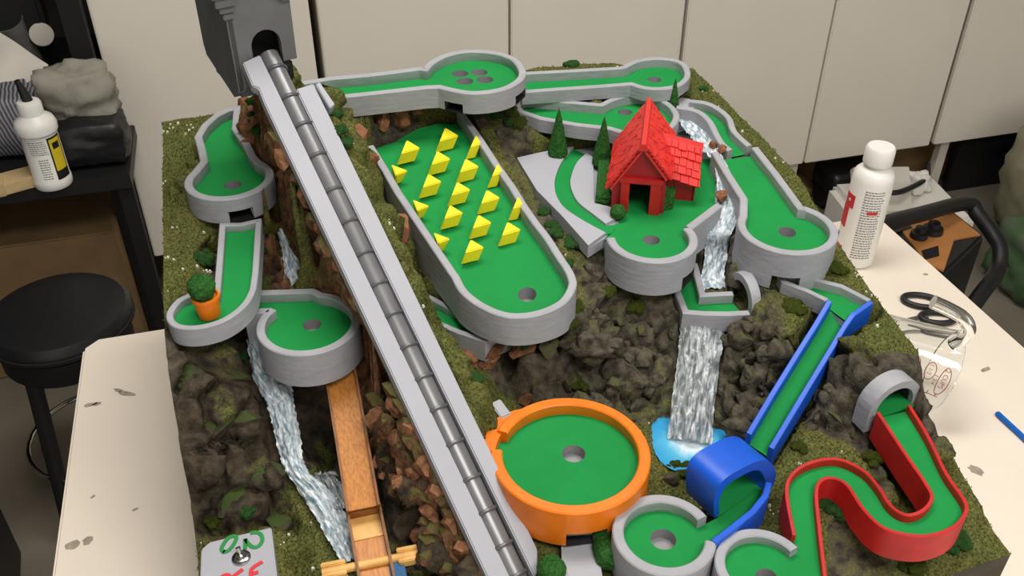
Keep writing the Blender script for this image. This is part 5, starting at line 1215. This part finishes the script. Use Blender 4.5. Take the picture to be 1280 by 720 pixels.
patch(t, 'emblem', 'print_w', bc, .0312, fa0 - 1.02, fa0 - .88, .112, .116)
patch(t, 'blue_stripe', 'navy', bc, .0310, fa0 - 1.5, fa0 - 1.25, .036, .05)
lines_of_print(t, bc, .0309, fa0 - .18, fa0 + .82, .138, .018, 27, 'print', 3)
patch(t, 'red_mark', 'labelred', bc, .0311, fa0 + .12, fa0 + .62, .1, .105)
# glass measuring jug lying on its side
jr = .056; jphi, jt = math.radians(-31), math.radians(-15)
ja = np.array([math.cos(jphi) * math.cos(jt), math.sin(jphi) * math.cos(jt), math.sin(jt)]); js = np.array([-math.sin(jphi), math.cos(jphi), 0]); up = np.cross(ja, js)
rc = np.array([.769, .737, jr * abs(up[2]) + .001]); bcj = rc - ja * .105
t = thing('measuring_jug', (rc + bcj) / 2 * np.array([1, 1, 0]), 'clear glass measuring jug with red graduations lying on its side', 'jug')
AXJ = (js, up, ja)
MB().lathe([(1e-6, 0), (.028, .0), (.037, .003), (.043, .012), (.049, .06), (.0545, .1), (.056, .105), (.0545, .1065), (.0515, .1), (.0455, .06), (.039, .015), (.033, .009), (1e-6, .008)], bcj, 48, AXJ).build('body', 'glass', t, smooth=50)
ho = up * .98 - js * .2; ho /= np.linalg.norm(ho)
hp_ = [rc - ja * .012 + ho * .049, rc - ja * .008 + ho * .066, rc - ja * .012 + ho * .084, rc - ja * .026 + ho * .097, rc - ja * .046 + ho * .102, rc - ja * .068 + ho * .104]
MB().tube(catmull(hp_, 6), .0085, 14).build('handle', 'glass', t, smooth=60)
def text_mesh(s, size):
    cu = bpy.data.curves.new('t', 'FONT'); cu.body = s; cu.size = size; cu.align_x = 'LEFT'; cu.resolution_u = 2
    o = bpy.data.objects.new('t', cu); C.objects.link(o); dg = bpy.context.evaluated_depsgraph_get(); me = bpy.data.meshes.new_from_object(o.evaluated_get(dg))
    v = [tuple(x.co) for x in me.vertices]; f = [tuple(p.vertices) for p in me.polygons]; bpy.data.objects.remove(o); bpy.data.curves.remove(cu); bpy.data.meshes.remove(me); return v, f
vdir = EYE - rc; vdir -= ja * (vdir @ ja); th0 = math.atan2(vdir @ up, vdir @ js)
def on_jug(x, y):        # x around (reading direction), y along the axis from the base
    r = .049 + (y - .06) * .1375 + .0007; a = th0 + x / r
    return bcj + ja * y + r * (js * math.cos(a) + up * math.sin(a))
def jug_text(s, size, x, y):
    v, f = text_mesh(s, size); o = MB().add([on_jug(x + p[0], y + p[1]) for p in v], f).build('graduation', 'cupred', t, smooth=0); o['label'] = 'red lettering reading ' + s
for s, z_, x, y in (('2 CUPS', .0080, -.004, .090), ('1 3/4', .0068, .006, .0805), ('1 1/2', .0068, -.004, .0715), ('1 1/4', .0068, .006, .062), ('1 CUP', .0080, -.004, .0525)): jug_text(s, z_, x, y)
mb = MB()
def jline(pl, w=.0005):
    P_ = [on_jug(*p) for p in pl]; mb.tube(P_, w, 5)
jline([(.034, .052), (.034, .096)])
for y in (.0925, .083, .074, .0645, .055): jline([(.034, y), (.029, y)])
for y, x1 in ((.0928, .031), (.0742, .016), (.0553, .026)): jline([(-.006 + (x1 + .006) / 2 * (1 + math.cos(a)), y + .0062 * math.sin(a)) for a in [2 * math.pi * k / 24 for k in range(25)]])
mb.build('graduation_lines', 'cupred', t, smooth=0)
# scissors behind the jug
sc0 = at(1158, 384, .004)
t = thing('scissors', sc0, 'black-handled scissors lying behind the glass jug', 'scissors')
def loop_ring(c, rx, ry, rot, name):
    P_ = [c + np.array([rx * math.cos(a) * math.cos(rot) - ry * math.sin(a) * math.sin(rot), rx * math.cos(a) * math.sin(rot) + ry * math.sin(a) * math.cos(rot), 0]) for a in [2 * math.pi * k / 26 for k in range(27)]]
    MB().tube(P_, .0045, 10).build(name, 'black', t, smooth=60)
loop_ring(at(1152, 376, .005), .026, .015, -.5, 'handle_loop'); loop_ring(at(1172, 397, .005), .024, .013, -.3, 'handle_loop')
b0, b1 = at(1148, 398, .004), at(1122, 404, .004)
MB().box((b0 + b1) / 2, (np.linalg.norm(b1 - b0) + .03, .010, .003), ((b1 - b0) / np.linalg.norm(b1 - b0), np.cross((0, 0, 1), (b1 - b0) / np.linalg.norm(b1 - b0)), (0, 0, 1))).build('blade', 'chrome', t, bevel=.0006)
p0, p1 = at(1246, 516, .004), at(1300, 566, .004)
t = thing('pencil', (p0 + p1) / 2 - np.array([0, 0, .004]), 'blue stick lying on the table at the right edge', 'pencil')
MB().tube([p0 + (p1 - p0) * .02, p1], .0036, 6).build('shaft', 'pencil', t, smooth=0); MB().tube([p0, p0 + (p1 - p0) * .02], [.0026, .0036], 8).build('tip', 'pencil', t)
# ------------------------------------------------------------------ left background
DZ = -.15
t = thing('shelf_unit', (-.85, 2.2, FZ), 'black shelf unit at the far left loaded with clutter', 'shelf')
MB().box((-.865, 2.065, DZ - .016), (1.11, .25, .032)).build('shelf_board', 'black', t, bevel=.002)
MB().box((-.89, 2.345, DZ - .016), (1.06, .31, .032)).build('shelf_board', 'black', t, bevel=.002)
MB().box((-.327, 1.965, (DZ - .032 + FZ) / 2), (.03, .03, DZ - .032 - FZ)).build('leg', 'blackm', t); MB().box((-1.40, 1.965, (DZ - .032 + FZ) / 2), (.03, .03, DZ - .032 - FZ)).build('leg', 'blackm', t)
MB().box((-.375, 2.175, (FZ + 1.3) / 2), (.045, .03, 1.3 - FZ)).build('post', 'blackm', t)
MB().box((-.88, 2.52, .42), (1.06, .02, 1.1)).build('back_panel', mat('dark_back', (74, 72, 66), .7), t)
MB().box((-.88, 2.36, .42), (1.0, .30, .03)).build('shelf_board', 'blackm', t)
gb_ = at(68, 229, DZ)
t = thing('glue_bottle', gb_, 'white glue bottle with black nozzle and yellow label on the black shelf', 'bottle')
MB().lathe([(.036, 0), (.038, .004), (.038, .018), (.0365, .02), (.036, .12), (.040, .124), (.041, .138), (.036, .150), (.025, .158), (.024, .160)], gb_, 32).build('body', 'white', t, smooth=40)
MB().lathe([(.0235, .158), (.0235, .182), (.021, .187), (.010, .189), (1e-6, .189)], gb_, 24).build('cap', 'white', t, smooth=40)
MB().tube([gb_ + np.array([0, 0, .187]), gb_ + np.array([-.004, .002, .21]), gb_ + np.array([-.008, .0, .232])], [.0105, .0085, .0045], 12).build('nozzle', 'black', t)
fg = math.atan2(-gb_[1], -gb_[0])
patch(t, 'label_border', 'black', gb_, .0368, fg + .28, fg + 1.2, .022, .116); patch(t, 'label_panel', 'labelyel', gb_, .0371, fg + .36, fg + 1.1, .042, .112)
patch(t, 'label_emblem', 'black', gb_, .0374, fg + .5, fg + .95, .09, .104)
lines_of_print(t, gb_, .0366, fg - .75, fg + .2, .112, .08, 7, 'print', 9); lines_of_print(t, gb_, .0366, fg - .45, fg + .1, .072, .024, 9, 'print', 10)
def sbox(name, label, cat, c, sz, m, rot=0, bevel=.002, tilt=(0, 0)):
    c = np.array(c, float); Rm = Matrix.Rotation(rot, 3, 'Z') @ Matrix.Rotation(tilt[0], 3, 'X') @ Matrix.Rotation(tilt[1], 3, 'Y')
    ax = [np.array(Rm.col[i]) for i in range(3)]
    o = MB().box(c, sz, ax).build(name, m, None, c - np.array([0, 0, sz[2] / 2]), bevel=bevel); return tag(o, label, cat)
p = at(22, 226, DZ + .012); sbox('wood_block', 'pale wood offcut beside the glue bottle on the black shelf', 'wood', (p[0], p[1], DZ + .013), (.10, .055, .026), 'plyw', .35)
p = at(-8, 232, DZ + .012); sbox('wood_block', 'small pale wood offcut at the left edge of the frame on the black shelf', 'wood', (p[0], p[1] - .01, DZ + .015), (.05, .05, .03), 'plyw', .1)
def lump(name, label, cat, c, sz, m, seed, amp=.18, sub=4, fold=6., m2=None, flat=.75):
    q = np.random.RandomState(seed); bm = bmesh.new(); bmesh.ops.create_icosphere(bm, subdivisions=sub, radius=1)
    for v in bm.verts:
        x, y, z = v.co; k = 1
        n_ = float(vnoise(np.array(x * .9 + z * 1.3), np.array(y * .9 - z * 1.1), fold * .3, seed) + .5 * vnoise(np.array(x * 1.3 - z), np.array(y + z), fold * .8, seed + 1)); k = 1 + amp * 2 * n_
        # squarish body
        mx = max(abs(x), abs(y), abs(z)); k *= (1 - flat) * 1 + flat * (.80 / mx) if mx > 0 else 1
        v.co = Vector((x * k * sz[0], y * k * sz[1], max(z * k, -.98) * sz[2]))
    me = bpy.data.meshes.new(name); bm.to_mesh(me); bm.free(); me.materials.append(M[m] if isinstance(m, str) else m); me.polygons.foreach_set('use_smooth', [True] * len(me.polygons))
    zmin = min(v.co.z for v in me.vertices)
    o = bpy.data.objects.new(name, me); C.objects.link(o); o.location = (c[0], c[1], c[2] - zmin); return tag(o, label, cat)
def stripes(name, a, b, scale):
    m = bpy.data.materials.new(name); m.use_nodes = True; nt = m.node_tree; b_ = nt.nodes['Principled BSDF']; tc = nt.nodes.new('ShaderNodeTexCoord'); w = nt.nodes.new('ShaderNodeTexWave'); w.inputs['Scale'].default_value = scale; w.inputs['Distortion'].default_value = 1.2; w.inputs['Detail'].default_value = 1
    mp = nt.nodes.new('ShaderNodeMapping'); mp.inputs['Rotation'].default_value = (0, .25, 0); nt.links.new(tc.outputs['Object'], mp.inputs[0]); nt.links.new(mp.outputs[0], w.inputs[0]); r = nt.nodes.new('ShaderNodeValToRGB'); r.color_ramp.elements[0].color = srgb(a); r.color_ramp.elements[1].color = srgb(b); nt.links.new(w.outputs[0], r.inputs[0]); nt.links.new(r.outputs[0], b_.inputs[0]); b_.inputs['Roughness'].default_value = .6; return m
M['meshbag'] = stripes('ribbed_mesh', (52, 52, 56), (150, 150, 158), 38)
p = at(38, 188, DZ + .05); lump('mesh_bag', 'grey ribbed mesh bag slumped behind the glue bottle', 'bag', (p[0] - .02, p[1] + .12, DZ), (.14, .08, .085), 'meshbag', 3, .08)
p = at(100, 170, DZ + .1); lump('paper_wad', 'crumpled grey white paper at the back right of the black shelf', 'paper', (p[0] - .005, p[1] + .13, DZ + .06), (.085, .06, .075), 'paperg', 8, .2)
p = at(118, 200, DZ + .03); lump('black_pouch', 'black soft pouch at the right end of the black shelf', 'pouch', (p[0] - .012, p[1] + .06, DZ), (.10, .065, .06), 'vinyl', 12, .08)
def sheet_obj(name, label, cat, q4, m, th=.0015, n=10, amp=.008, seed=1):
    """slightly curled sheet through four corners (3D)"""
    A, B, C_, D = [np.array(p, float) for p in q4]; vs = []; N_ = np.cross(B - A, D - A); N_ /= np.linalg.norm(N_)
    for s in (0, 1):
        for i in range(n + 1):
            for j in range(n + 1):
                f, g = i / n, j / n; p = A * (1 - f) * (1 - g) + B * f * (1 - g) + C_ * f * g + D * (1 - f) * g
                vs.append(p + N_ * (amp * 2 * float(vnoise(np.array(f * 2.), np.array(g * 2.), 1.3, seed)) - s * th))
    W_ = n + 1; K = W_ * W_; fs = []
    for i in range(n):
        for j in range(n): a = i * W_ + j; fs += [(a, a + W_, a + W_ + 1, a + 1), (a + K, a + K + 1, a + K + W_ + 1, a + K + W_)]
    for i in range(n): fs += [(i, i + 1, i + 1 + K, i + K), (n * W_ + i + K, n * W_ + i + 1 + K, n * W_ + i + 1, n * W_ + i), (i * W_ + K, (i + 1) * W_ + K, (i + 1) * W_, i * W_), ((i + 1) * W_ + n + K, i * W_ + n + K, i * W_ + n, (i + 1) * W_ + n)]
    o = MB().add(vs, fs).build(name, m, None, sum([A, B, C_, D]) / 4 * np.array([1, 1, 0]) + np.array([0, 0, min(p[2] for p in (A, B, C_, D))]), smooth=40); return tag(o, label, cat)
YS = 2.14
sheet_obj('paper_sheet', 'large white paper sheet propped over the mesh bag on the black shelf', 'paper', [ony(-50, 152, YS - .06), ony(51, 93, YS + .02), ony(60, 80, YS + .05), ony(-6, 36, YS + .12)], 'paper', amp=.006, seed=4)
# clear tub with a pale disc
cT = ony(47, 95, 2.36)
t = thing('plastic_tub', cT, 'clear plastic tub with a pale round lid leaning at the back of the black shelf', 'tub')
ax_t = np.array([-.10, -.35, .93]); ax_t /= np.linalg.norm(ax_t); xt = np.cross((0, 1, 0), ax_t); xt /= np.linalg.norm(xt); yt = np.cross(ax_t, xt)
MB().lathe([(.030, 0), (.036, .17), (.038, .172), (.036, .172), (.034, .168), (.028, .004)], cT, 24, (xt, yt, ax_t)).build('tub_wall', 'film', t, smooth=40)
dc = ony(52, 43, 2.3); dn_ = EYE - dc; dn_ /= np.linalg.norm(dn_); dx_ = np.cross((0, 0, 1), dn_); dx_ /= np.linalg.norm(dx_); dy_ = np.cross(dn_, dx_)
MB().lathe([(.0255, -.003), (.0258, 0), (.024, .001), (1e-6, .001)], dc, 28, (dx_, dy_, dn_)).build('disc', 'paper', t, smooth=30)
sbox('storage_tub', 'black open bin standing at the back of the black shelf', 'bin', ony(95, 80, 2.44) + np.array([0, 0, -.02]), (.16, .10, .16), 'vinyl', 0, .02)
sbox('black_case', 'black case on the upper shelf at the top left corner', 'case', ony(2, 8, 2.36), (.17, .12, .12), 'blackm', .1, .01)
sbox('cardboard_box', 'brown cardboard box on the floor under the black shelf', 'box', (-.72, 2.24, FZ + .19), (.64, .30, .38), 'card', 0, .004)
# round black stool
st = np.array([-.452, 1.629, FZ])
t = thing('stool', st, 'round black padded stool standing left of the white table', 'stool')
MB().lathe([(1e-6, .5), (.09, .5), (.125, .495), (.134, .48), (.134, .47), (.128, .458), (.118, .452), (1e-6, .452)], st, 48).build('seat', 'vinyl', t, smooth=40)
MB().lathe([(.128, .462), (.1365, .466), (.1365, .472), (.128, .476)], st, 48).build('seat_piping', 'blackm', t, smooth=40)
MB().lathe([(.118, .40), (.122, .405), (.122, .452), (.1, .452), (.1, .40)], st, 40).build('apron', 'blackm', t, smooth=40)
for k in range(4):
    a = math.pi / 4 + k * math.pi / 2 + .25; d = np.array([math.cos(a), math.sin(a), 0])
    MB().tube([st + d * .105 + np.array([0, 0, .44]), st + d * .16], .015, 10).build('leg', 'blackm', t)
MB().tube([st + np.array([.14 * math.cos(a), .14 * math.sin(a), .17]) for a in [2 * math.pi * k / 32 for k in range(33)]], .006, 8).build('foot_ring', 'chrome', t, smooth=60)
sbox('waste_bin', 'black bin on the floor at the lower left edge', 'bin', (-.80, 1.33, FZ + .2), (.36, .30, .40), 'black', .1, .01)
# ------------------------------------------------------------------ right background
sbox('black_board', 'tall black panel leaning under the cabinets at the right', 'panel', (2.29, 2.27, FZ + .105), (.34, .02, .21), 'blackm', 0, .002)
sbox('storage_crate', 'white plastic crate on the floor behind the white bottle', 'crate', (1.73, 2.0, FZ + .09), (.34, .26, .18), 'white', -.15, .02)
sbox('printed_carton', 'flat printed carton propped on the white crate', 'carton', (1.65, 2.0, FZ + .225), (.16, .03, .13), 'paper', -.25, .002, (-.75, 0))
sbox('cardboard_box', 'brown cardboard box in the dark under the cabinets behind the crate', 'box', (1.95, 2.5, FZ + .10), (.5, .3, .20), 'card', 0, .004)
lump('crumpled_tissue', 'small crumpled white tissue on the white crate', 'paper', (1.80, 2.03, FZ + .18), (.035, .03, .035), 'white', 21, .2)
cb_ = [at(1098, 236, FZ + .25), at(1118, 241, FZ + .25), at(1140, 234, FZ + .24), at(1158, 222, FZ + .22), at(1160, 205, FZ + .19)]
tag(MB().tube(catmull(cb_, 6), .008, 8).build('cable', 'black', None, cb_[0], smooth=60), 'black cable looped over the white crate', 'cable')
a_, b_ = at(985, 218, FZ + .011), at(1056, 257, FZ + .011)
u0 = (b_ - a_) / np.linalg.norm(b_ - a_); s0 = np.cross((0, 0, 1), u0); s0 /= np.linalg.norm(s0)
tag(MB().box((a_ + b_) / 2, (np.linalg.norm(b_ - a_), .05, .02), (u0, s0, np.cross(u0, s0))).build('wooden_stick', 'plyw', None, (a_ + b_) / 2, bevel=.001), 'pale wooden slat behind the model left of the white bottle', 'wood')
lump('dark_tarp', 'dark crumpled cloth on the floor behind the wooden slat', 'cloth', (1.74, 2.28, FZ), (.11, .08, .09), 'vinyl', 33, .15)
# generator-like machine in a tube frame
TZm = -.34
t = thing('power_unit', (1.50, 1.50, FZ), 'tan and black machine inside a black tube frame beside the table', 'machine')
mk = lambda l, z: [at(u, v, z) for u, v in l]
top = mk(((1098, 290), (1192, 262), (1232, 293), (1150, 372)), TZm)
bot = [np.array([p[0], p[1], FZ + .04]) for p in top]
MB().hexa(ccw(bot), ccw(top)).build('body', 'black', t, bevel=.008)
MB().poly_slab(mk(((1124, 283), (1192, 266), (1226, 293), (1193, 299), (1180, 338), (1160, 330)), TZm + .004), .006).build('tan_panel', 'tan', t, bevel=.001)
for (u, v, r_) in ((1148, 296, .020), (1165, 290, .024)):
    c = at(u, v, TZm + .004); MB().lathe([(r_, 0), (r_ * .95, .012), (r_ * .6, .014), (r_ * .55, .026), (1e-6, .027)], c, 18).build('knob', 'black', t, smooth=40)
MB().poly_slab(mk(((1152, 313), (1173, 307), (1174, 319), (1156, 324)), TZm + .0065), .002).build('data_plate', 'blackm', t, smooth=0)
MB().poly_slab(mk(((1140, 284), (1110, 294), (1106, 286), (1135, 278)), TZm + .0065), .01).build('switch_strip', 'black', t, smooth=0)
fr = [ony(1095, 282, 1.42), ony(1150, 268, 1.5), ony(1208, 254, 1.58), ony(1222, 268, 1.56), ony(1240, 292, 1.52), ony(1250, 312, 1.48), ony(1246, 340, 1.44), ony(1226, 368, 1.38), ony(1205, 398, 1.34)]
MB().tube(catmull(fr, 6), .018, 12).build('frame_tube', 'black', t, smooth=60)
lump('tote_bag', 'beige canvas bag slumped at the right edge of the frame', 'bag', (2.25, 1.97, FZ), (.16, .13, .20), 'canvas', 41, .1)
lump('plastic_sack', 'green and grey plastic sack on the floor at the right edge', 'sack', (2.03, 1.72, FZ), (.15, .12, .12), 'gbag', 43, .15)
lump('blue_sack', 'blue plastic bag behind the beige canvas bag', 'bag', (2.46, 2.22, FZ), (.15, .10, .20), 'navy', 47, .12)
sbox('cardboard_box', 'large beige carton at the far right behind the blue bag', 'box', (2.78, 2.52, FZ + .10), (.36, .3, .2), 'card', 0, .004)
# ------------------------------------------------------------------ everything stands on the table: lift to the floor of the room
for o in list(C.objects):
    if o.parent is None and o.type not in ('CAMERA', 'LIGHT'): o.location.z += TZ
